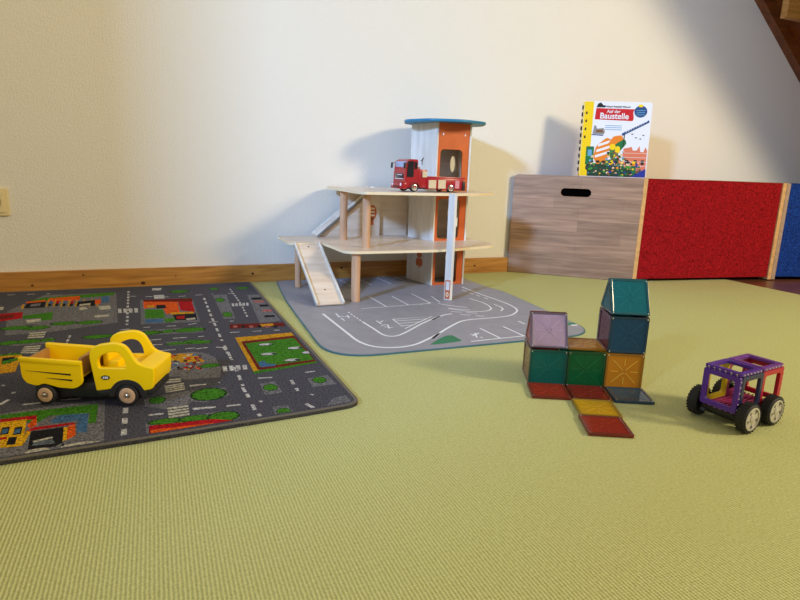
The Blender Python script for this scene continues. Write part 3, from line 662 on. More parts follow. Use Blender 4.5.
for i, dcl in enumerate(RUG):
    k = dcl[0]; mm = RUGM[dcl[1]]
    if k == 'D': z = LAY
    elif k == 'P': z = LAY(dcl[2], 0)
    else: x, y, rx, ry = dcl[2]; z = LAY([(x - rx, y - ry), (x + rx, y + ry)], 0)
    if k == 'P':
        b.flat([on_rug(x, y) for x, y in dcl[2]], z, mm)
    elif k == 'E':
        x, y, rx, ry = dcl[2]; n = 22; wob = .14 if dcl[1] == 'green' else 0
        if wob: rx *= .80; ry *= .88
        if dcl[1] == 'green': b.flat([on_rug(px, py) for px, py in ellp(x, y, rx * 1.07, ry * 1.07, n)], z - 2e-5, RUGM['darkgreen'])
        b.flat([on_rug(x + rx * (1 - wob * (j % 2)) * math.cos(2 * math.pi * j / n), y + ry * (1 - wob * (j % 2)) * math.sin(2 * math.pi * j / n)) for j in range(n)], z, mm)
    else:
        draw_dashes(b, [on_rug(x, y) for x, y in dcl[2]], dcl[3] * 1.0, dcl[4], dcl[5], z, mm)
# the plainer end of the rug beyond the left edge of the picture
for i in range(3):
    for j in range(5):
        x = -.93 + i * .15; y = .86 + j * .225; z = ZR + .0004
        if y > 1.9 or x + .12 > -.47: continue
        b.flat([(px + .35, py - 1.45) for px, py in rrect(x, y, x + .11, y + .17, .012)], z, RUGM['grey'])
        b.flat([(px + .35, py - 1.45) for px, py in rrect(x + .015, y + .02, x + .06, y + .09, .004)], z + 6e-5, RUGM[random.choice(['orange', 'crimson', 'ochre', 'blue'])])
        b.flat([(px + .35, py - 1.45) for px, py in ellp(x + .07, y + .13, .028, .02, 14)], z + 6e-5, RUGM['green'])
for x in (-.795, -.645):
    draw_dashes(b, [(x + .35, .85 - 1.45), (x + .35, 2.0 - 1.45)], .006, .028, .022, ZR + .0008, RUGM['white'])
b.build('pile_surface', t, recalc=False, smooth=False)
b = MB(); k = len(outl); cxy = Vector((-.35, 1.45))
inn = []
for i in range(k):
    a, c = Vector(outl[i - 1]), Vector(outl[(i + 1) % k]); dd = (c - a).normalized(); nn = Vector((-dd.y, dd.x))
    p = Vector(outl[i]); q = p + nn * .007
    if (q - cxy).length > (p - cxy).length: q = p - nn * .007
    inn.append(q)
z1 = .0068
for i in range(k):
    j = (i + 1) % k; P_, Q_, A_, B_ = outl[i], outl[j], inn[i], inn[j]
    b.poly([(*P_, .0004), (*Q_, .0004), (*Q_, z1), (*P_, z1)], m_bind, MR); b.poly([(*P_, z1), (*Q_, z1), (*B_, z1), (*A_, z1)], m_bind, MR)
    b.poly([(*A_, z1), (*B_, z1), (*B_, .006), (*A_, .006)], m_bind, MR)
b.build('edge_binding', t, recalc=False, smooth=False)

# ------------------------------------------------------------ printed board under the garage
m_mat = mat('mat_grey', (148, 148, 158), .5, var=.08, vscale=30, spec=.4)
m_mate = mat('mat_edge_teal', (60, 105, 115), .5)
m_line = mat('mat_white_print', (232, 236, 242), .5)
m_mgrn = mat('mat_green_print', (30, 120, 82), .5)
t = thing('play_mat', 'grey play mat printed with white road lines under the wooden garage', 'mat', (.72, 1.58, 0))
MM = (.72, 1.58)
mo = rounded([(.378, 2.03), (.350, 1.75), (.340, 1.55), (.325, 1.15), (1.045, 1.15), (1.09, 1.68), (1.07, 1.78), (1.075, 2.03)], [.02, .2, .2, .12, .10, .1, .05, .03], 8)
b = MB(); b.prism([(x - MM[0], y - MM[1]) for x, y in mo], .0003, .0035, m_mate)
mi = [(x + (.72 - x) * .008, y + (1.58 - y) * .008) for x, y in mo]
b.prism([(x - MM[0], y - MM[1]) for x, y in mi], .001, .004, m_mat)
LAY = Layers(.00415, 3e-5)
for i, dcl in enumerate(MAT):
    z = LAY; pts = [(x - MM[0], y - MM[1]) for x, y in dcl[2]] if dcl[0] != 'X' else None
    if dcl[0] == 'P': b.flat(rounded(pts, .01, 3), LAY(pts), m_mgrn)
    elif dcl[0] == 'L': draw_line(b, pts, dcl[3], z, m_line, smooth=len(pts) > 4)
    else: draw_dashes(b, pts, dcl[3], dcl[4], dcl[5], z, m_line)
b.flat(ellp(1.03 - MM[0], 1.25 - MM[1], .022, .014), .0042, m_mgrn); b.flat(ellp(1.035 - MM[0], 1.235 - MM[1], .012, .006), .0043, m_line)
b.build('printed_surface', t, recalc=False, smooth=False)
# ------------------------------------------------------------ wooden toy garage
GX, GY, GZ = .78, 1.82, .0043
m_ply = mat('plywood_light', (226, 210, 192), .3, var2=(210, 190, 168), vscale=9, stretch=(1, 6, 6))
m_plyedge = mat('plywood_edge', (232, 214, 178), .5)
m_whitew = mat('white_washed_wood', (226, 222, 214), .5, var2=(205, 200, 190), vscale=8, stretch=(6, 6, 1))
m_dowel = mat('beech_dowel', (206, 166, 132), .45, var2=(190, 148, 114), vscale=12, stretch=(8, 8, 1))
m_orange = mat('orange_paint', (205, 92, 28), .45, var=.15, vscale=20)
m_blue = mat('blue_paint', (22, 120, 160), .45, var=.12, vscale=20)
m_print = mat('orange_print', (196, 104, 58), .6)
m_screw = mat('screw_dark', (70, 62, 55), .4, metal=.7)
t = thing('toy_garage', 'wooden toy parking garage with ramps, two decks and a blue-roofed lift tower', 'toy garage', (GX, GY, GZ))
MG = T(-GX, -GY, -GZ)
def deck(pts, z0, z1, nm, rad):
    b = MB(); b.prism(rounded(pts, rad, 5), z0, z1 - .0004, m_plyedge, MG); pi = [(x + (.78 - x) * .003, y + (1.82 - y) * .003) for x, y in rounded(pts, rad, 5)]
    b.prism(pi, z1 - .0006, z1, m_ply, MG); return b
mid = [(.385, 2.035), (.388, 1.855), (.402, 1.843), (.494, 1.85), (.508, 1.645), (.535, 1.628), (.825, 1.624), (.94, 1.66), (1.055, 1.70), (1.075, 1.77), (1.06, 1.88), (1.055, 2.035)]
b = deck(mid, .153, .161, 'middle_deck', [.02, .02, .01, .01, .03, .02, .1, .1, .03, .05, .05, .01])
for k in range(5):
    x = .70 + k * .036; b.flat([(x - GX, 1.74 - GY), (x + .003 - GX, 1.74 - GY), (x + .043 - GX, 1.80 - GY), (x + .04 - GX, 1.80 - GY)], .1613 - GZ, m_line)
b.flat([(.66 - GX, 1.733 - GY), (.90 - GX, 1.733 - GY), (.90 - GX, 1.737 - GY), (.66 - GX, 1.737 - GY)], .1613 - GZ, m_line)
b.build('middle_deck', t)
top = [(.575, 2.035), (.556, 2.02), (.553, 1.66), (.565, 1.634), (.825, 1.624), (.95, 1.66), (1.06, 1.735), (1.085, 1.78), (1.055, 1.9), (1.055, 2.035)]
deck(top, .326, .334, 'top_deck', [.01, .02, .03, .02, .1, .1, .05, .03, .05, .01]).build('top_deck', t)
def panel(mb, a, c, z0, z1, th, m, holes=(), off=0, flip=1, outer=None):
    """upright panel from a to c, thickness grows to the left of a->c"""
    a = Vector((*a, 0)); c = Vector((*c, 0)); d = (c - a); L = d.length; d.normalize(); n = Vector((-d.y, d.x, 0))
    M = Matrix((d, Vector((0, 0, 1)), -n)).transposed().to_4x4(); M.translation = a + n * (th / 2 + off)
    o = outer or [(0, z0), (L, z0), (L, z1), (0, z1)]
    mb.plate(o, m, th, holes, 0, MG @ M); return L
F_, R_, L_, B_ = (.884, 1.829), (1.014, 1.829), (.851, 1.972), (1.045, 1.972)
z0, z1 = .0045, .557
b = MB(); panel(b, L_, F_, z0, z1, .006, m_whitew)
panel(b, (L_[0] + .0007, L_[1] - .003), (F_[0] + .0007, F_[1] - .003), z0, z1, .0045, m_ply, off=.0012) if False else None
sp = b.build('tower_side_panel', t)
# faded print of a tap on the tower and a flower on the lower side
def onpanel(mb, a, c, u, z, s, m, shape):
    a = Vector((*a, 0)); c = Vector((*c, 0)); d = (c - a).normalized(); n = Vector((-d.y, d.x, 0))
    M = Matrix((d, Vector((0, 0, 1)), -n)).transposed().to_4x4(); M.translation = a + d * u + Vector((0, 0, z)) - n * .0006
    for q in shape: mb.plate([(x * s, y * s) for x, y in q], m, .0008, M=MG @ M)
pb = MB(); onpanel(pb, L_, F_, .068, .43, .012, m_screw, [[(-.1, -1), (.15, -1), (.35, .3), (.1, .3)], [(.1, .2), (.9, .9), (.7, 1.1), (-.1, .5)], [(-.6, .1), (0, 0), (0, .2), (-.6, .35)]])
pb.build('printed_motif', sp); pb = MB(); onpanel(pb, L_, F_, .075, .085, .030, m_print, [ellp(0, .6, .5, .35, 12), ellp(-.35, -.3, .3, .5, 10), ellp(.35, -.3, .3, .5, 10), [(-.1, -1), (.1, -1), (.1, .3), (-.1, .3)]])
pb.build('printed_motif', sp)
b = MB(); panel(b, B_, R_, z0, z1, .006, m_whitew, flip=-1) if False else panel(b, R_, B_, z0, z1, .006, m_whitew); b.build('tower_side_panel', t)
fx0 = (F_[0] + .0055, F_[1] + .003); fx1 = (R_[0] - .0055 + .0, R_[1] + .003); LW = fx1[0] - fx0[0]
holes = [rrect(.010, .348, LW - .024, .472, .014), rrect(.010, .168, LW - .024, .306, .014), rrect(.010, .012, LW - .024, .140, .008)]
b = MB(); panel(b, fx0, fx1, z0, z1, .006, m_orange, holes); fp = b.build('tower_front_panel', t)
for u in (.018, LW - .018): b = MB(); b.plate([(-.003, -.004), (.003, -.004), (.0, .005)], m_line, .001, M=MG @ T(fx0[0] + u, fx0[1] - .0006, .522) @ XZ); b.build('printed_mark', fp)
b = MB(); panel(b, (L_[0] + .008, L_[1] - .008), (B_[0] - .008, B_[1] - .008), z0, z1, .006, m_ply, [ellp(.158, .425, .011, .029), ellp(.158, .25, .011, .027), ellp(.158, .08, .011, .027)]); b.build('tower_back_panel', t)
# roof
rc = (.940, 1.893); pts = []
for i in range(48):
    a = 2 * math.pi * i / 48; r = .142 * (1 + .022 * math.cos(8 * a)); pts.append((rc[0] + r * math.cos(a) * 1.0, rc[1] + r * math.sin(a) * .98))
b = MB(); b.plate(pts, m_blue, .008, bevel=.001, M=MG @ T(0, 0, .561)); b.build('tower_roof', t)
# back panels of the middle level
b = MB(); panel(b, (.615, 2.006), (.752, 2.006), .161, .326, .006, m_ply)
q = b.build('back_panel', t)
b = MB(); b.plate(ellp(0, 0, .017, .027), m_print, .0008, M=MG @ T(.722, 2.0053, .245) @ XZ); b.plate([(-.006, -.045), (.006, -.045), (.006, -.02), (-.006, -.02)], m_print, .0008, M=MG @ T(.722, 2.0053, .245) @ XZ)
for s in (-1, 0, 1): b.plate(ellp(0, 0, .011, .0035, 10), m_plyedge, .0008, M=MG @ T(.722, 2.0047, .247 + s * .012) @ XZ)
b.build('printed_motif', q)
b = MB(); panel(b, (.752, 2.022), (.866, 2.022), .161, .326, .006, m_ply); b.build('back_panel', t)
# posts
for x, y, za, zb, r in ((.548, 1.655, .0045, .153, .0135), (.596, 1.705, .161, .326, .0125), (.584, 1.905, .161, .326, .0125), (.428, 1.905, .0045, .153, .010)):
    b = MB(); b.cyl((x, y, za), (x, y, zb), r, m_dowel, 20, M=MG); b.build('post', t)
# upright board at the front
K = Vector((.839, 1.594)); L1 = (Vector((.823, 1.612)) - K).normalized(); N1 = Vector((.0085, .001)); 
b = MB(); q = [K, K + N1, K + N1 + L1 * .020, K + L1 * .020]
b.prism([tuple(p) for p in q], .0045, .334, m_whitew, MG)
b.prism([tuple(p) for p in [K + N1, K + N1 + Vector((.004, 0)), K + N1 + Vector((.004, .012)), K + N1 + Vector((0, .012))]], .236, .262, m_plyedge, MG)
q = b.build('front_upright', t)
b = MB(); dd = Vector((-L1.y, L1.x)); A3 = K - (dd * .0007 if dd.dot(Vector((-1, -1))) < 0 else -dd * .0007)
M = Matrix((Vector((-L1.x, -L1.y, 0)), Vector((0, 0, 1)), Vector((-L1.x, -L1.y, 0)).cross(Vector((0, 0, 1))))).transposed().to_4x4(); M.translation = Vector((K.x, K.y, 0)) + L1.to_3d() * .0195 + Vector((-.0006, -.0006, 0))
b.plate(rrect(.002, .008, .019, .068, .001), m_print, .0008, [rrect(.0045, .036, .0165, .064, .001)], M=MG @ M)
b.plate(ellp(.0105, .022, .005, .008, 8), m_plyedge, .001, [ellp(.0105, .022, .0025, .004, 6)], M=MG @ M)
b.build('printed_motif', q)
# ramps
def ramp(p0, p1, side, wdt, nm, screws=True):
    """sloping plate from p0 down to p1; side = unit vector across"""
    p0, p1, side = Vector(p0), Vector(p1), Vector(side); d = (p1 - p0); L = d.length; d.normalize(); n = side.cross(d)
    if n.z < 0: n = -n
    M = Matrix((side, d, n)).transposed().to_4x4(); M.translation = p0
    if M.to_3x3().determinant() < 0: M = Matrix((side, d, n)).transposed().to_4x4(); M.translation = p0
    b = MB(); b.box(0, 0, -.005, wdt, L, 0, m_ply, .0008, M=MG @ M); rp = b.build(nm, t)
    for u in (0, wdt - .006):
        b = MB(); b.box(u, .002, -.006, u + .006, L, .007, m_whitew, .001, M=MG @ M); b.build('ramp_rail', rp)
    if screws:
        for v in (.07, .78): b = MB(); b.cyl((wdt / 2, L * v, 0), (wdt / 2, L * v, .0008), .0025, m_screw, 10, M=MG @ M); b.build('screw', rp)
ramp((.402, 1.85, .1595), (.415, 1.612, .010), Vector((.085, 0, 0)).normalized(), .086, 'lower_ramp')
ramp((.715, 1.972, .336), (.508, 1.972, .166), (0, 1, 0), .06, 'upper_ramp', False)
b = MB(); b.prism([(.525, .1612), (.70, .1612), (.70, .305)], -1.992, -1.988, m_ply, MG @ XZ); b.build('ramp_support', t)
# ------------------------------------------------------------ climbing boxes along the wall
m_board = wood_mat('glued_beech_board', (150, 116, 92), (190, 152, 124), 5, (1.2, 1, 16), .45, plank=(.26, .045, 'Z'))
m_bedge = mat('board_edge', (205, 160, 105), .5, var=.2, vscale=60)
m_bedge2 = mat('board_edge_grey', (165, 140, 120), .5, var=.2, vscale=60)
def pile(name, c1, c2):
    m = mat(name, c1, .95, var2=c2, vscale=170, bump=.9, bscale=260, spec=.1); return m
m_red = pile('red_carpet_cover', (174, 24, 30), (100, 8, 14)); m_bluec = pile('blue_carpet_cover', (32, 72, 160), (10, 30, 92))
A = Vector((1.335, 2.040)); B = Vector((1.708, 1.729)); Cc = Vector((2.372, 1.640)); HB = .397
def carpet_box(nm, label, pts, cat, mcov, boards):
    """pts: footprint, CCW; boards: list of (i, handle?) panel sides"""
def boardpanel(par, a, c, z0, z1, th, org, slot=True, name='end_panel', me=m_bedge):
    a2, c2 = Vector(a), Vector(c); d = (c2 - a2); L = d.length; ang = math.atan2(d.y, d.x)
    b = MB(); holes = [rrect(.185, .318, .300, .349, .0155)] if slot else []
    # front skin is boards, the cut edge is lighter
    out = rounded([(0, z0), (L, z0), (L, z1), (0, z1)], [.012, .012, .004, .02])
    b.plate(out, m_board, th - .0004, holes, .001, M=T(0, th / 2, 0) @ XZ)
    b.box(L - .0002, .0012, z0 + .004, L + .0008, th - .0012, z1 - .003, me)
    o = b.build(name, par); o.location = (a2.x - org[0], a2.y - org[1], 0); o.rotation_euler.z = ang
    if slot: b = MB(); b.box(.180, .0135, .312, .305, .0165, .355, mat('slot_shade_black', (5, 5, 5), 1, spec=0)); b.build('slot_shade_plate', o)  # black plate paints in the shade of the hollow behind the slot
    return o
t = thing('climbing_box', 'wood and red carpet climbing box with a hand slot, below the book', 'box', (1.85, 1.85, 0)); og = (1.85, 1.85)
boardpanel(t, A, B, .001, HB, .018, og)
dBC = (Cc - B).normalized(); nBC = Vector((-dBC.y, dBC.x))
C2 = Cc - dBC * .019
b = MB(); nAB = Vector(((A - B).y, -(A - B).x)).normalized(); nAB = -nAB if nAB.y < 0 else nAB
A1 = A + nAB * .019; B1 = B + nAB * .019 + dBC * .012; 
foot = [(A1.x, min(A1.y, 2.034)), (B.x + .019, B.y + .004), (C2.x, C2.y + .002), (2.44, 2.034), (1.40, 2.034)]
foot = [Vector((1.378, 2.036)), B + Vector((.66, .751)) * .0215, B + dBC * .0175 + nBC * .0005, Vector((C2.x, C2.y)), Vector((C2.x + .05, 2.036))]
b.prism([(x - og[0], y - og[1]) for x, y in rounded([tuple(p) for p in foot], [.002, .001, .001, .002, .02])], .012, HB - .001, m_red)
b.build('carpet_cover', t)
b = MB(); b.box(1.80 - og[0], 1.76 - og[1], .0, 2.3 - og[0], 1.95 - og[1], .014, m_hole); b.build('base_frame', t)
b = MB(); q = [B + dBC * .0002, B + dBC * .0172, B + dBC * .0172 + nBC * .012, B + nBC * .0185 + dBC * .004]
b.prism([(v.x - og[0], v.y - og[1]) for v in q], .001, HB - .0005, m_bedge); b.build('panel_edge', t)
def edgeboard(par, p, d, y1, org, m, nm='end_panel'):
    """panel standing across the box: only its cut edge faces the room"""
    n = Vector((-d.y, d.x)); b = MB(); n2 = Vector((.09, 1)).normalized()
    q = [p, p + d * .018, p + d * .018 + n2 * .39, p + n2 * .39]
    b.prism([(v.x - org[0], v.y - org[1]) for v in q], .001, HB, m); b.build(nm, par)
edgeboard(t, C2 + dBC * .001 - nBC * .004, dBC, 2.03, og, m_bedge)
C3 = Cc + dBC * .002; dD = Vector((.975, -.22)).normalized()
t = thing('climbing_box', 'blue carpeted climbing box cut off by the right edge, next to the red one', 'box', (2.65, 1.8, 0)); og = (2.65, 1.8)
edgeboard(t, C3 - nBC * .004, dBC, 2.03, og, m_bedge2)
foot = [C3 + dBC * .0185, C3 + dBC * .0185 + dD * .62, Vector((3.10, 2.03)), Vector((C3.x + .062, 2.03))]
b = MB(); b.prism([(v.x - og[0], v.y - og[1]) for v in foot], .012, HB - .001, m_bluec); b.build('carpet_cover', t)
b = MB(); b.box(-.17, -.03, -.0035, .3, .2, .0135, m_hole); b.build('base_frame', t)

# ------------------------------------------------------------ book on the box
t = thing('picture_book', 'children\'s book with cement mixer on its white cover, standing on the climbing box', 'book', (1.544, 1.906, HB + .0002), -26.8)
BW, BH, BT = .256, .285, .016
def bm_(n, c, **k): return mat('cover_' + n, c, k.pop('rough', .35), **k)
cw = bm_('white', (228, 232, 244)); cy = bm_('yellow', (240, 205, 20)); cr = bm_('red', (196, 22, 40)); cb = bm_('blue', (25, 70, 130)); cdb = bm_('deep_blue', (24, 50, 150))
cg = bm_('green', (18, 110, 66)); cg2 = bm_('leaf_green', (70, 150, 50)); co = bm_('orange', (228, 130, 40)); cs = bm_('salmon', (214, 120, 92)); ck = bm_('black', (24, 28, 34)); cbr = bm_('brown', (120, 84, 60)); cl = bm_('light_blue', (96, 160, 205)); cgr = bm_('grey', (140, 140, 142)); csk = bm_('cream', (228, 196, 160))
m_pages = mat('page_edges', (225, 218, 200), .8)
TB = T(0, 0, 0) @ RX(-4)
b = MB(); b.box(.004, .0026, .003, BW - .003, BT - .0026, BH - .003, m_pages, M=TB); b.build('page_block', t)
b = MB(); b.plate(rrect(0, 0, BW, BH, .006), cw, .0024, M=TB @ T(0, .0013, 0) @ XZ)
lay = [0]
def dec(pts, m): 
    lay[0] += 1; b.prism(pts, .0001, .00012 + lay[0] * 3e-6, m, TB @ XZ)
dec([(.001, .002), (.036, .002), (.036, BH - .002), (.001, BH - .002)], cy)
for k in range(8): dec(ellp(.011, .22 - k * .03 + .02, .0035, .006, 10), ck) if k < 4 else None
dec(rounded([(.043, .217), (.187, .214), (.190, .224), (.186, .247), (.192, .258), (.046, .259)], .003), cr)
# sky strip, construction picture
dec([(.036, .002), (BW - .002, .002), (BW - .002, .03), (.036, .026)], cbr)
dec([(.16, .03), (BW - .004, .03), (BW - .004, .105), (.245, .118), (.238, .098), (.226, .100), (.222, .122), (.212, .104), (.198, .104), (.192, .118), (.18, .114), (.162, .11)], cs)
for x in (.172, .205, .232): dec(rrect(x, .05, x + .012, .068, .001), ck)
for k in range(4): dec([(.165, .045 + k * .016), (.25, .045 + k * .016), (.25, .0462 + k * .016), (.165, .0462 + k * .016)], cw)
dec(rrect(.020, .045, .050, .115, .004), cg); dec(rrect(.027, .078, .043, .103, .003), cl)         # mixer cab
dec([(.02, .03), (.15, .03), (.17, .05), (.14, .075), (.05, .05)], cg)
dec(rounded([(.062, .052), (.100, .062), (.122, .100), (.118, .140), (.095, .150), (.058, .118), (.048, .075)], .008), co)
for k in range(3): dec([(.056 + .004 * k, .072 + .021 * k), (.112, .092 + .020 * k), (.114, .102 + .020 * k), (.056 + .004 * k, .082 + .021 * k)], cw)
dec(rounded([(.108, .11), (.145, .145), (.165, .145), (.172, .13), (.15, .10), (.13, .07), (.115, .07)], .006), cg); dec(rounded([(.10, .125), (.12, .155), (.150, .160), (.160, .145), (.135, .13), (.12, .11)], .006), co)
dec([(.128, .10), (.136, .10), (.16, .05), (.152, .048)], cs); dec(ellp(.12, .115, .012, .012, 12), cy); dec(ellp(.14, .105, .010, .014, 12), cy)
for x, m1, m2 in ((.045, cdb, csk), (.068, cbr, co), (.09, cb, csk), (.118, cdb, cy), (.137, cl, csk), (.160, cg, csk), (.184, cg2, csk), (.205, cg, co)):
    dec(rounded([(x - .010, .008), (x + .010, .008), (x + .011, .045), (x - .009, .047)], .004), m1); dec(ellp(x, .053, .007, .008, 12), m2); dec(ellp(x, .058, .0075, .005, 10), ck if m1 is not cg else cy)
for x, r, m1 in ((.035, .013, ck), (.075, .013, ck), (.12, .012, ck)): dec(ellp(x, .035, r, r, 14), m1); dec(ellp(x, .035, r * .5, r * .5, 10), cgr)
dec([(.03, .003), (.197, .003), (.20, .03), (.15, .045), (.05, .05), (.03, .04)], bm_('dark_green', (22, 62, 48)))
for k in range(170):
    x = random.uniform(.02, .24); y = random.uniform(.006, .062 if x > .06 else .09) if k < 110 else random.uniform(.04, .10); x = x if k < 110 else random.uniform(.10, .17); s = random.uniform(.0015, .0048)
    dec(ellp(x, y, s * 1.3, s, 6), random.choice([cg, cg, cg2, ck, ck, cbr, cbr, csk, cdb, co, cy, cl]))
# small digger, crane with lettering, bird
dec(rounded([(.04, .162), (.082, .162), (.086, .17), (.08, .185), (.055, .182), (.05, .194), (.044, .194)], .002), cgr); dec(rrect(.052, .168, .078, .178, .001), cbr); dec([(.036, .158), (.080, .156), (.080, .160), (.036, .161)], cb)
dec([(.158, .115), (.161, .115), (.163, .172), (.160, .176)], ck); dec([(.150, .166), (.154, .158), (.250, .210), (.248, .219)], cb)
dec([(.160, .172), (.243, .215), (.243, .2165), (.160, .175)], cw)
for k in range(9): dec([(.165 + k * .009, .169 + k * .005), (.1665 + k * .009, .169 + k * .005), (.169 + k * .009, .1785 + k * .005), (.1675 + k * .009, .178 + k * .005)], cw)
for x, y in ((.19, .165), (.205, .152), (.222, .148), (.232, .162)): dec(ellp(x, y, .004, .002, 8), ck)
dec([(.046, .262), (.052, .276), (.062, .280), (.070, .271), (.082, .268), (.078, .262)], ck)
for k in range(3): dec([(.085, .196 - k * .0075), (.148, .196 - k * .0075), (.148, .194 - k * .0075), (.085, .194 - k * .0075)], cl)
dec(ellp(.214, .250, .024, .022, 24), cb); dec(rrect(.204, .266, .220, .276, .003), cy)
for k in range(3): dec([(.198, .254 - k * .008), (.230, .256 - k * .008), (.230, .2535 - k * .008), (.198, .2515 - k * .008)], cl)
dec([(.200, .004), (.252, .004), (.252, .036)], cdb)
def wr(s, size, x, y, m, rot=0, **k):
    b.text(s, size, m, M=TB @ XZ @ T(x, y, .0006) @ RZ4(rot), th=.00025, **k)
wr('Auf der', .0165, .112, .2475, cw); wr('Baustelle', .0305, .116, .2300, cw)
wr('Wieso? Weshalb? Warum?', .0085, .128, .2655, ck); wr('Ravensburger', .0062, .231, .014, cw, rot=31)
b.build('front_cover', t)
b = MB(); b.plate(rrect(0, 0, BW, BH, .006), cy, .0024, M=TB @ T(0, BT - .0012, 0) @ XZ); b.build('back_cover', t)
b = MB(); b.box(-.0012, .0002, .002, .003, BT - .0002, BH - .002, cy, .001, M=TB)
for k in range(10): b.cyl((-.0012, BT / 2, .02 + k * .026), (-.0012, BT / 2, .034 + k * .026), .0055, ck, 10, M=TB)
b.build('spine', t)
b = MB(); b.box(.10, BT + .012, .0003, .15, BT + .055, .010, m_board, .001); 

# ------------------------------------------------------------ magnetic tile house
S = .0720
def tile_mats(nm, c):
    m = bpy.data.materials.new('clear_' + nm); m.use_nodes = True; n = m.node_tree; p = n.nodes['Principled BSDF']; l = lin(c)
    p.inputs['Base Color'].default_value = (*l, 1); p.inputs['Roughness'].default_value = .18; p.inputs['Transmission Weight'].default_value = .42; p.inputs['IOR'].default_value = 1.35
    if nm == 'purple':
        p.inputs['Metallic'].default_value = .55; p.inputs['Transmission Weight'].default_value = .15; p.inputs['Roughness'].default_value = .2
        q = n.nodes.new('ShaderNodeTexNoise'); q.inputs['Scale'].default_value = 90; q.inputs['Detail'].default_value = 4; bq = n.nodes.new('ShaderNodeBump'); bq.inputs['Strength'].default_value = .5; bq.inputs['Distance'].default_value = .002
        n.links.new(q.outputs['Fac'], bq.inputs['Height']); n.links.new(bq.outputs[0], p.inputs['Normal'])
    r = mat('rim_' + nm, tuple(v * .72 for v in c), .25, trans=.25); 
    RIB[nm] = mat('rib_' + nm, tuple(min(255, v * (1.25 if nm == 'amber' else 1.03) + (30 if nm == 'amber' else 8)) for v in c), .25, trans=.2); return m, r
RIB = {}
TM = {k: tile_mats(k, c) for k, c in dict(green=(16, 108, 56), teal=(20, 122, 132), blue=(34, 84, 112), navy=(30, 52, 84), yellow=(222, 178, 40), amber=(226, 150, 40), red=(170, 54, 30), brick=(140, 40, 34), purple=(142, 120, 134), plum=(112, 44, 66), greenteal=(18, 108, 88), tan=(150, 104, 70), slate=(50, 92, 112)).items()}
m_rivet = mat('steel_rivet', (235, 235, 235), .15, metal=.9)
TH = .0052
def tile_mesh(kind, tri=False):
    pm, rm = TM[kind]; h = S * math.sqrt(3) / 2
    o = [(.0004, .0004), (S - .0004, .0004), (S / 2, h)] if tri else rrect(.0004, .0004, S - .0004, S - .0004, .0015, 2)
    cx, cy_ = S / 2, (h / 3 if tri else S / 2); k = .80 if tri else .885
    i = [(cx + (x - cx) * k, cy_ + (y - cy_) * k) for x, y in o]
    body = MB(); body.plate(i, pm, .0026)
    # moulded star ribs on the pane
    rb = MB(); rb.plate(o, rm, TH, [i[::-1]], .0005)
    rv = []; e = .0036; cor = [(.008, .0032), (S - .008, .0032), (S / 2, h - .0075)] if tri else [(e, e), (S - e, e), (S - e, S - e), (e, S - e)]
    for x, y in cor: q = MB(); rv.append(q); q.cyl((x, y, -TH / 2 - .0004), (x, y, TH / 2 + .0004), .0013, m_rivet, 8)
    if not tri:
        for a in range(0, 360, 45):
            q = T(cx, cy_, 0) @ RZ4(a); l0, ln = (.012, .026) if a % 90 == 0 else (.004, .032)
            body.box(l0, -.0004, .0012, ln, .0004, .0017, RIB[kind], M=q); body.box(l0, -.0004, -.0017, ln, .0004, -.0012, RIB[kind], M=q)
        body.lathe([(.004, .0012), (.0046, .0018), (.0052, .0012)], pm, T(cx, cy_, 0), 16)
    return body, rb, rv
e1 = Vector((math.cos(R(-26)), math.sin(R(-26)), 0)); e2 = Vector((-e1.y, e1.x, 0)); ez = Vector((0, 0, 1)); O = Vector((.655, .899, .0003))
TILE = {}
def tile(kind, org, ax, ay, label, tri=False, grp=None):
    """org: corner; ax: bottom edge direction; ay: direction up the tile. The tile lies half its thickness inside"""
    ax, ay = ax.normalized(), ay.normalized(); n = ax.cross(ay)
    nm = 'triangular_magnetic_tile' if tri else 'magnetic_tile'
    o = thing(nm, label, 'magnetic tile', (0, 0, 0), 0, grp)
    M = Matrix((ax, ay, n)).transposed().to_4x4(); M.translation = org; o.matrix_world = M
    if (kind, tri) in TILE:
        for src in TILE[(kind, tri)]: dup(src, o)
    else:
        bo, rb, rv = tile_mesh(kind, tri); TILE[(kind, tri)] = [bo.build('pane', o), rb.build('rim', o)]
        for q in rv: q.build('rivet', TILE[(kind, tri)][1])
    return o
h = TH / 2
def P(i, j, k): return O + e1 * (S + .0006) * i + e2 * S * j + ez * (S + .0006) * k
def front(kind, i, k, label, j=0): return tile(kind, P(i, j, k) + e2 * (h if j == 0 else -h), e1, ez, label)
def side(kind, i, k, label, inward=1): return tile(kind, P(i, 0, k) + e1 * h * inward + e2 * .0, e2, ez, label)
G1 = 'square tiles of the magnetic tile house'
# keep faces clear of each other at the corners: side tiles are slid back by the tile thickness
def sideb(kind, i, k, label, inward=1): return tile(kind, P(i, 0, k) + e1 * (h + .0002) * inward + e2 * (TH + .0003), e2, ez, label)
D2 = S + TH * 2 + .0008     # depth of a cell between outer faces
def backt(kind, i, k, label): return tile(kind, P(i, 0, k) + e2 * (D2 - h), e1, ez, label)
front('greenteal', 0, 0, 'blue-green square tile standing below the silvery pink leaning tile')
front('green', 1, 0, 'bright green square tile standing in the middle of the bottom row')
front('amber', 2, 0, 'amber square tile with a star, standing below the dark blue tile')
sideb('tan', 0, 0, 'brownish square tile closing the left end of the bottom row', 1)
sideb('yellow', 3, 0, 'yellow square tile closing the right end of the bottom row', -1)
backt('red', 0, 0, 'red square tile at the back, behind the blue-green tile')
backt('teal', 1, 0, 'teal square tile at the back, behind the bright green tile')
backt('yellow', 2, 0, 'yellow square tile at the back, behind the amber star tile')
UP = h + .0004
tile('amber', P(1, 0, 1) + e2 * (TH + .0006) + ez * (h + .0004), e1, e2, 'amber square tile lying flat on top of the bright green cube')
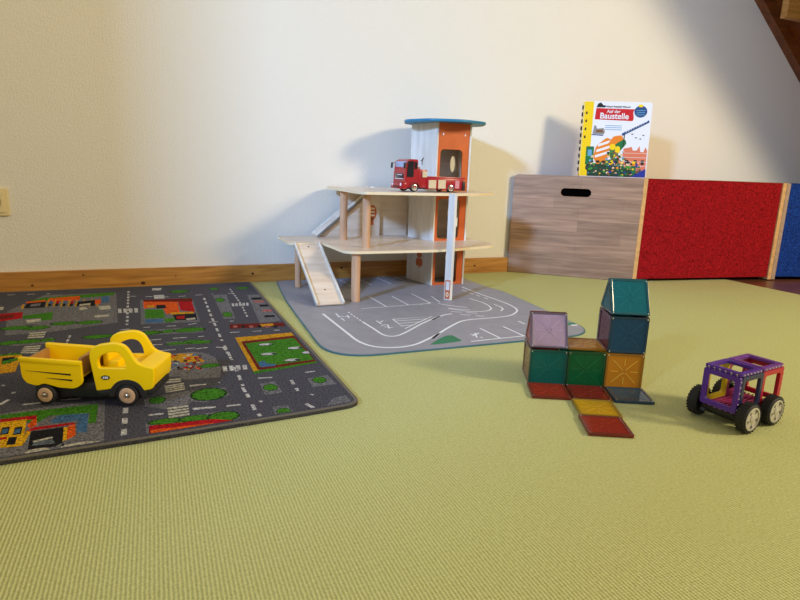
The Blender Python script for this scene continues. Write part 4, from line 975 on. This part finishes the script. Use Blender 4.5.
TILE_roof = .5
front('blue', 2, 1, 'dark blue square tile standing above the amber star tile')
sideb('plum', 2, 1, 'plum red square tile on the left side of the tall stack', 1)
sideb('navy', 3, 1, 'navy square tile on the right side of the tall stack', -1)
backt('blue', 2, 1, 'blue square tile at the back of the tall stack')
def roof(i, k, kf, kb, kl, kr, names):
    a = R(60); dirf = e2 * math.cos(a) + ez * math.sin(a); dirb = -e2 * math.cos(a) + ez * math.sin(a)
    nf = e1.cross(dirf); base = P(i, 0, k)
    dz = ez * (h * .5 + .0008)
    tile(kf, base + e2 * (h + .0005) + dz, e1, dirf, names[0])
    bk = base + e2 * (S + TH + .002)
    tile(kb, bk + dz + e1 * 0, e1, dirb, names[1])
    tile(kl, base + e1 * (TH * .5 + .0002) + e2 * (h + .004) + dz, e2, ez, names[2], True)
    tile(kr, base + e1 * (S - TH * .5 - .0002) + e2 * (h + .004) + dz, e2, ez, names[3], True)
roof(0, 1, 'purple', 'brick', 'red', 'red', ['silvery pink square tile leaning back as the low left roof', 'brick red square tile forming the back slope of the low roof', 'red triangular tile on the left end of the low roof', 'red triangular tile on the right end of the low roof'])
roof(2, 2, 'teal', 'teal', 'teal', 'teal', ['teal square tile leaning back as the roof of the tall stack', 'teal square tile forming the back slope of the tall roof', 'teal triangular tile on the left end of the tall roof', 'teal triangular tile on the right end of the tall roof'])
g1 = Vector((.905, -.425, 0)).normalized(); g2 = Vector((.47, .883, 0)).normalized(); g2 = Vector((-g1.y, g1.x, 0))
def flat_tile(kind, org, label): return tile(kind, org + ez * (h + .0006), e1, e2, label)
gp = .0012
flat_tile('red', P(0, 0, 0) - e2 * (S + gp) - e1 * .003, 'brick red flat tile on the carpet in front of the blue-green tile')
flat_tile('brick', P(1, 0, 0) - e2 * (S + gp) - e1 * .002, 'dark red flat tile on the carpet in front of the bright green tile')
flat_tile('slate', P(2, 0, 0) - e2 * (S + gp) + e1 * .001, 'slate blue flat tile on the carpet in front of the amber star tile')
flat_tile('yellow', P(1, 0, 0) - e2 * (S * 2 + gp * 2) - e1 * .006, 'yellow flat tile in the middle of the path of floor tiles')
flat_tile('red', P(1, 0, 0) - e2 * (S * 3 + gp * 3) - e1 * .010, 'orange-red flat tile at the near end of the path of floor tiles')
# ------------------------------------------------------------ helpers for toy wheels
m_tyre = mat('tyre_rubber', (26, 26, 28), .7); m_steel = mat('bright_steel', (210, 210, 210), .22, metal=1)
def wheel(par, loc, r, wd, rim_m, axis='Y', hub_m=None, tread=0, rim_r=.68, rot=0):
    """wheel whose axle runs along +-Y, outer face toward -Y"""
    M = T(*loc) @ RZ4(rot) @ RX(90)
    b = MB(); e = r * .12
    b.lathe([(r * rim_r, -wd / 2), (r - e, -wd / 2), (r, -wd / 2 + e), (r, wd / 2 - e), (r - e, wd / 2), (r * rim_r, wd / 2), (r * rim_r, -wd / 2)], m_tyre, M, 28)
    if tread:
        for k in range(tread):
            a = 360 / tread * k
            b.box(r - .0006, -.0012, -wd / 2 + .001, r + .0005, .0012, wd / 2 - .001, m_tyre, M=M @ RZ4(a))
    w_ = b.build('wheel', par); return w_, M

# ------------------------------------------------------------ yellow tipper lorry
m_yel = mat('yellow_plastic', (255, 214, 0), .42, spec=.3); m_yedge = mat('natural_wood_panel', (176, 128, 66), .55, var=.15, vscale=50); m_chas = mat('chassis_black', (34, 34, 36), .5)
m_rimw = mat('beige_wheel', (206, 170, 132), .5)
t = thing('toy_lorry', 'yellow toy tipper lorry with black chassis parked on the play rug', 'toy lorry', (-.122, 1.022, .0078), -20.8)
t.scale = (.885, .885, .905)
LW_ = .092      # width; local x runs to the nose, local y away from the camera
X0 = -.088
def U(gx, gy): return ((gx - 340) * .000452, (536 - gy) * .000485)
def uz(pts): return [U(*p) for p in pts]
# load bed
bed_out = rounded(uz([(88, 353), (332, 366), (332, 452), (300, 472), (232, 468), (178, 452), (148, 464), (106, 452), (91, 428)]), [.001, .003, .012, .008, .006, .012, .006, .012, .01])
t_ = .007
def upright(mb, pts, m, y, th, holes=(), bevel=.0012): mb.plate(pts, m, th, holes, bevel, M=T(0, y + th / 2, 0) @ XZ)
bed = None
b = MB(); upright(b, bed_out, m_yel, 0, t_); upright(b, bed_out, m_yel, LW_ - t_, t_)
x0, zt = U(92, 352); x1, _ = U(328, 352); zf = U(0, 432)[1]
b.box(x0 + .003, t_ * .6, zf, x1, LW_ - t_ * .6, zf + .006, m_yel, .001)
b.box(x0, t_ * .6, zf, x0 + .006, LW_ - t_ * .6, zt - .008, m_yedge, .001)
bed = b.build('load_bed', t)
b = MB(); b.box(x1 - .006, t_, zf + .004, x1 + .001, LW_ - t_, zt - .002, m_yedge, .001); b.build('bed_front_wall', bed)
for y in (-.0018, LW_ - .004):
    b = MB(); p0 = U(88, 354); p1 = U(333, 366); M = T((p0[0] + p1[0]) / 2, y + .003, (p0[1] + p1[1]) / 2 - .0035) @ RY(math.degrees(math.atan2(p0[1] - p1[1], p1[0] - p0[0])))
    b.box(-(p1[0] - p0[0]) / 2 - .001, -.003, -.0035, (p1[0] - p0[0]) / 2, .004, .0045, m_yel, .0012, M=M); b.build('bed_rail', bed)
b = MB()
for a, c in (((110, 403), (288, 416)), ((188, 430), (292, 438))):
    p, q = U(*a), U(*c); b.plate([p, (q[0], q[1] + .0014), (q[0], q[1] - .0016), ((p[0] + q[0]) / 2, (p[1] + q[1]) / 2 - .001)], m_hole, .0008, M=T(0, -.0003, 0) @ XZ)
b.build('stripe_sticker', bed)
# cab: two side plates with window arches
cab = rounded(uz([(366, 345), (372, 318), (400, 300), (470, 288), (512, 300), (535, 335), (552, 366), (585, 378), (622, 384), (620, 430), (612, 466), (575, 474), (555, 442), (510, 432), (470, 440), (445, 470), (385, 478)]),
              [.012, .01, .012, .016, .014, .01, .008, .01, .004, .01, .005, .004, .012, .012, .012, .006, .003])
win = rounded(uz([(402, 388), (398, 360), (412, 340), (455, 324), (488, 328), (506, 352), (512, 386)]), [.003, .008, .01, .012, .01, .01, .003])
cb_ = MB(); upright(cb_, cab, m_yel, 0, .010, [win], .0018); cp = cb_.build('cab_side', t)
b = MB(); upright(b, cab, m_yel, LW_ - .010, .010, [win], .0018); b.build('cab_side', t)
b = MB(); bo = uz([(552, 370), (585, 379), (624, 385), (622, 430), (612, 462), (560, 464), (548, 440)])
b.prism(rounded(bo, [.004, .01, .006, .01, .004, .002, .01]), -(LW_ - .009), -.009, m_yel, XZ); b.build('hood', t)
b = MB(); a = U(400, 392); c = U(545, 440); b.box(a[0] - .006, .0095, c[1], c[0], LW_ - .0095, a[1] - .001, m_yel, .001); b.build('cab_floor', t)
b = MB(); b.box(U(372, 0)[0], .0095, U(0, 400)[1], U(388, 0)[0], LW_ - .0095, U(0, 340)[1], m_yedge, .001); b.build('cab_rear_wall', t)
b = MB(); s0 = U(405, 392); b.box(s0[0], .018, s0[1] - .006, s0[0] + .026, LW_ - .018, s0[1] + .010, m_yel, .003); b.box(s0[0] - .002, .018, s0[1], s0[0] + .008, LW_ - .018, s0[1] + .024, m_yel, .003); b.build('seat', t)
b = MB(); c0 = U(426, 424); b.plate(ellp(*c0, .0078, .0042), m_hole, .001, M=T(0, -.0004, 0) @ XZ)
for dx in (-.0042, -.0008, .0024): b.plate(rrect(c0[0] + dx, c0[1] - .002, c0[0] + dx + .0026, c0[1] + .002, .0006, 2), m_line, .0006, M=T(0, -.001, 0) @ XZ)
b.build('badge', cp)
# chassis and fenders
b = MB(); a = U(100, 468); c = U(625, 500); b.box(a[0] + .012, .012, .011, c[0] - .03, LW_ - .012, a[1] + .006, m_chas, .002); b.box(c[0] - .045, .004, .020, U(616, 0)[0] - .002, LW_ - .004, .034, m_chas, .003)
b.box(U(385, 0)[0], .002, .018, U(470, 0)[0], LW_ - .002, .029, m_chas, .002); b.build('chassis', t)
for y in (.001, LW_ - .014):
    c0 = U(510, 500); o_ = ellp(c0[0], c0[1], .0345, .034, 20, 0, 180); i_ = ellp(c0[0], c0[1], .0235, .0235, 20, 180, 0) if False else [(c0[0] + .024 * math.cos(R(180 - 9 * k)), c0[1] + .024 * math.sin(R(180 - 9 * k))) for k in range(21)]
    b = MB(); b.plate(o_ + i_, m_chas, .013, (), .001, M=T(0, y + .0055, 0) @ XZ); b.build('fender', t)
for gx, rr in ((178, .0188), (508, .0205)):
    for s in (0, 1):
        y = .0055 if s == 0 else LW_ - .0055; cx = U(gx, 0)[0]; cz = rr
        w_, M = wheel(t, (cx, y, cz), rr, .012, None)
        sg = 1 if s == 0 else -1
        b = MB(); Mo = T(cx, y, cz) @ RX(90 if s == 0 else -90)
        b.lathe([(0, -.004), (rr * .70, -.004), (rr * .72, .0062), (rr * .62, .0072), (rr * .34, .0072), (rr * .30, .0050), (0, .0050)], m_rimw, Mo, 24); rim = b.build('wheel_rim', w_)
        b = MB(); b.lathe([(0, .0095), (.002, .0092), (.0038, .0078), (.0042, .005), (0, .0048)], m_steel, Mo, 16); b.build('axle_cap', rim)
    b = MB(); b.cyl((U(gx, 0)[0], .012, rr), (U(gx, 0)[0], LW_ - .012, rr), .003, m_steel, 10); b.build('axle', t)

# ------------------------------------------------------------ red fire engine on the top deck
m_fr = mat('engine_red', (160, 10, 30), .28); m_fd = mat('engine_dark_red', (130, 10, 24), .4); m_glass = mat('dark_window', (22, 22, 28), .12); m_wsc_reflect = mat('windscreen', (150, 165, 200), .08, metal=.0, spec=.8)  # windscreen base colour paints in its pale blue reflection
m_shut = mat('shutter_beige', (206, 190, 160), .45, metal=.2)
t = thing('toy_fire_engine', 'red toy fire engine with a flat bed on the top deck of the garage', 'toy fire engine', (.707, 1.676, .3343), 3.0)
t.scale = (1.10, 1.06, 1.06)
FW = .078; k8 = .000398
def Q(zx, zy): return ((zx - 200) * k8, (314 - zy) * k8)
# local x backwards from the front, local y away from the camera
b = MB(); xa, xb = 0, Q(298, 0)[0]; zc = Q(0, 82)[1]
prof = rounded([(xa + .000, .012), (xb, .012), (xb, zc - .002), (xb - .004, zc), (xa + .012, zc), (xa + .004, zc - .010), (xa, Q(0, 190)[1])], [.003, .001, .003, .004, .006, .006, .006])
b.prism(prof, -FW, 0, m_fr, XZ); cabp = b.build('cab', t)
b = MB(); b.plate(rounded([(Q(212, 0)[0], Q(0, 208)[1]), (Q(264, 0)[0], Q(0, 208)[1]), (Q(266, 0)[0], Q(0, 96)[1]), (Q(222, 0)[0], Q(0, 96)[1])], .002), m_glass, .0016, M=T(0, -.0004, 0) @ XZ)
b.build('side_window', cabp); b = MB(); b.plate(rrect(Q(272, 0)[0], Q(0, 150)[1], Q(292, 0)[0], Q(0, 100)[1], .002), m_glass, .0016, M=T(0, -.0004, 0) @ XZ)
b.build('side_window', cabp); b = MB(); b.plate(rrect(Q(212, 0)[0], Q(0, 208)[1], Q(264, 0)[0], Q(0, 96)[1], .002), m_glass, .0016, M=T(0, FW + .0004, 0) @ XZ); b.build('side_window', cabp)
b = MB(); b.box(-.0012, .006, Q(0, 158)[1], .004, FW - .006, Q(0, 98)[1], m_wsc_reflect, .001, M=RY(3)); b.build('windscreen', cabp)
b = MB(); b.box(-.0016, .012, Q(0, 218)[1], .001, FW - .012, Q(0, 186)[1], m_glass, .0005); b.box(-.0022, .012, Q(0, 224)[1], .001, FW - .012, Q(0, 220)[1], m_line)
b.box(-.0022, .016, Q(0, 196)[1], .001, FW - .03, Q(0, 192)[1], m_line); b.build('grille', cabp)
b = MB(); b.box(-.008, -.001, .008, .006, FW + .001, .026, m_fr, .002); bp_ = b.build('bumper', cabp)
for y in (.010, FW - .010):
    b = MB(); b.cyl((-.0086, y, .0205), (-.006, y, .0205), .0045, m_line, 12); b.build('headlight', bp_)
b = MB()
for k in range(2): b.box(-.0086, .022 + k * .020, .012, -.0076, .036 + k * .02, .016, m_hole)
b.build('fog_grille', bp_)
for y in (-.007, FW + .002):
    b = MB(); b.box(-.007, y, Q(0, 148)[1], -.002, y + .005, Q(0, 108)[1], m_hole, .001); b.box(-.004, min(y, y + .005) , Q(0, 112)[1], .003, y + .008, Q(0, 108)[1], m_hole); b.build('mirror', cabp)
b = MB(); xc = Q(690, 0)[0]; b.box(xb - .002, .002, .012, Q(375, 0)[0], FW - .002, Q(0, 152)[1], m_fr, .001)
b.box(xb, .014, .012, Q(335, 0)[0], FW - .014, Q(0, 135)[1], m_fd, .001); b.build('pump_section', t)
b = MB(); b.box(Q(375, 0)[0], .0, Q(0, 292)[1], xc - .006, FW, Q(0, 212)[1], m_fr, .001)
b.box(Q(375, 0)[0], .0, Q(0, 212)[1] - .001, xc, .004, Q(0, 202)[1], m_fr, .001); b.box(Q(375, 0)[0], FW - .004, Q(0, 212)[1] - .001, xc, FW, Q(0, 202)[1], m_fr, .001); b.build('flat_bed', t)
b = MB(); b.box(.012, .012, .008, xc - .004, FW - .012, .018, m_hole, .001); b.build('chassis', t)
for a, c, e, g in ((336, 372, 166, 208), (388, 448, 226, 286), (466, 526, 224, 286), (606, 640, 226, 284)):
    b = MB(); p = Q(a, g); q = Q(c, e); b.plate(rrect(p[0], p[1], q[0], q[1], .0008), m_shut if a != 606 else mat('pale_pink_panel', (206, 130, 140), .4), .0016, M=T(0, -.0004, 0) @ XZ)
    for k in range(1, 6): b.box(p[0] + .001, -.0014, p[1] + (q[1] - p[1]) * k / 6, q[0] - .001, -.0008, p[1] + (q[1] - p[1]) * k / 6 + .0003, m_shut)
    b.build('shutter_panel', t)
b = MB(); b.box(xc - .010, -.002, .006, xc, FW + .002, Q(0, 232)[1], m_hole, .001); b.box(xc - .016, .01, .008, xc - .008, FW - .01, .020, m_hole); b.build('rear_frame', t)
for x in (Q(276, 0)[0], Q(572, 0)[0]):
    for s in (0, 1):
        y = .0045 if s == 0 else FW - .0045; rr = .0125
        w_, M = wheel(t, (x, y, rr), rr, .010, None)
        b = MB(); b.lathe([(0, -.003), (rr * .69, -.003), (rr * .69, .0052), (rr * .55, .0056), (rr * .45, .0035), (rr * .25, .0035), (rr * .2, .0058), (0, .0062)], m_steel, T(x, y, rr) @ RX(90 if s == 0 else -90), 18); b.build('wheel_rim', w_)
b = MB(); b.plate([(x_, z_) for x_, z_ in ellp(Q(276, 0)[0], .0125, .017, .0175, 14, 0, 180)] + [(Q(276, 0)[0] - .0145, .0125)] + [(Q(276, 0)[0] + .0145 * math.cos(R(180 - 15 * k)), .0125 + .0145 * math.sin(R(180 - 15 * k))) for k in range(13)], m_fd, .003, M=T(0, -.001, 0) @ XZ); b.build('wheel_arch', t)

# ------------------------------------------------------------ buggy made of magnetic frames
m_pur = mat('frame_purple', (78, 36, 150), .3); m_pur2 = mat('frame_violet', (112, 58, 150), .3); m_nvy = mat('frame_navy', (40, 44, 84), .3); m_rd = mat('frame_red', (178, 28, 52), .3)
m_yl = mat('frame_yellow', (206, 176, 20), .3); m_pk = mat('frame_magenta', (150, 44, 96), .3); m_bone = mat('frame_studs', (206, 196, 190), .35); m_spoke = mat('wheel_silver', (196, 192, 184), .35, metal=.3)
FS = .064
t = thing('magnetic_buggy', 'four-wheeled toy buggy built from purple, navy and red magnetic frames', 'toy car', (.858, .596, .0003), 8.2)
# local x: backwards from the front, y: away from camera; body starts at x=0, near side y=.014
def frame(nm, m, M, stud=m_bone):
    b = MB(); b.plate(rrect(.0006, .0006, FS - .0006, FS - .0006, .003, 3), m, .0062, [rrect(.0095, .0095, FS - .0095, FS - .0095, .004, 3)], .0012, M=M); o = b.build(nm, t)
    s = MB()
    for e in range(4):
        Me = M @ T(FS / 2, FS / 2, 0) @ RZ4(90 * e) @ T(-FS / 2, -FS / 2, 0)
        for k in range(6): x = .008 + k * (FS - .016) / 5; s.box(x - .001, -.0003, -.0010, x + .001, .0008, .0010, stud, M=Me)
    s.build('edge_magnets', o); return o
Z0 = .0295; Y0 = .014; UPZ = Matrix(((1, 0, 0, 0), (0, 0, -1, 0), (0, 1, 0, 0), (0, 0, 0, 1)))   # XY drawing -> XZ plane
def fr_side(x, y): return T(x, y, Z0) @ UPZ
def fr_front(x): return T(x, Y0, Z0) @ RZ4(90) @ UPZ
frame('front_frame', m_pur, fr_front(.0031)); frame('rear_frame', m_rd, fr_front(FS * 2 + .0031))
frame('side_frame', m_nvy, fr_side(.0065, Y0 + .003)); frame('side_frame', m_rd, fr_side(FS + .0030, Y0 + .003))
frame('side_frame', m_yl, fr_side(.0065, Y0 + FS - .003)); frame('side_frame', m_pk, fr_side(FS + .0030, Y0 + FS - .003))
frame('roof_frame', m_pur, T(.001, Y0, Z0 + FS + .003)); frame('roof_frame', m_pur2, T(FS + .0022, Y0, Z0 + FS + .003))
b = MB()
for k in range(9): b.box(.008, Y0 + .004 + k * .0068, Z0 - .003, FS * 2 - .004, Y0 + .0065 + k * .0068, Z0 + .0005, m_pk, .0004)
b.box(.004, Y0 + .002, Z0 - .009, FS * 2, Y0 + FS - .002, Z0 - .003, m_hole, .002); b.box(.012, Y0 + .008, .012, FS * 2 - .012, Y0 + FS - .008, Z0 - .008, m_hole, .003); b.build('chassis', t)
rr = .0252
for x in (.018, .090):
    for s in (0, 1):
        y = .003 if s == 0 else Y0 + FS + .010; Mo = T(x, y, rr + .0012) @ RX(90 if s == 0 else -90)
        w_, M = wheel(t, (x, y, rr + .0012), rr, .017, None, tread=26, rim_r=.78)
        b = MB(); b.lathe([(rr * .78, -.008), (rr * .79, .0085), (rr * .68, .0090), (rr * .66, .004), (rr * .78, .003), (rr * .78, -.008)], m_spoke, Mo, 28)
        for k in range(5): b.plate(rounded([(-.0045, .004), (.0045, .004), (.0060, rr * .70), (-.0060, rr * .70)], .001, 2), m_spoke, .004, M=Mo @ T(0, 0, .0055) @ RZ4(72 * k))
        b.lathe([(0, .004), (.0065, .004), (.0065, .0085), (.004, .0095), (0, .0095)], m_spoke, Mo, 16)
        b.lathe([(0, .001), (rr * .78, .001), (rr * .78, .002), (0, .002)], m_hole, Mo, 20); b.build('wheel_rim', w_)
    b = MB(); b.cyl((x, .008, rr + .0012), (x, Y0 + FS + .006, rr + .0012), .0028, m_hole, 10); b.build('axle', t)
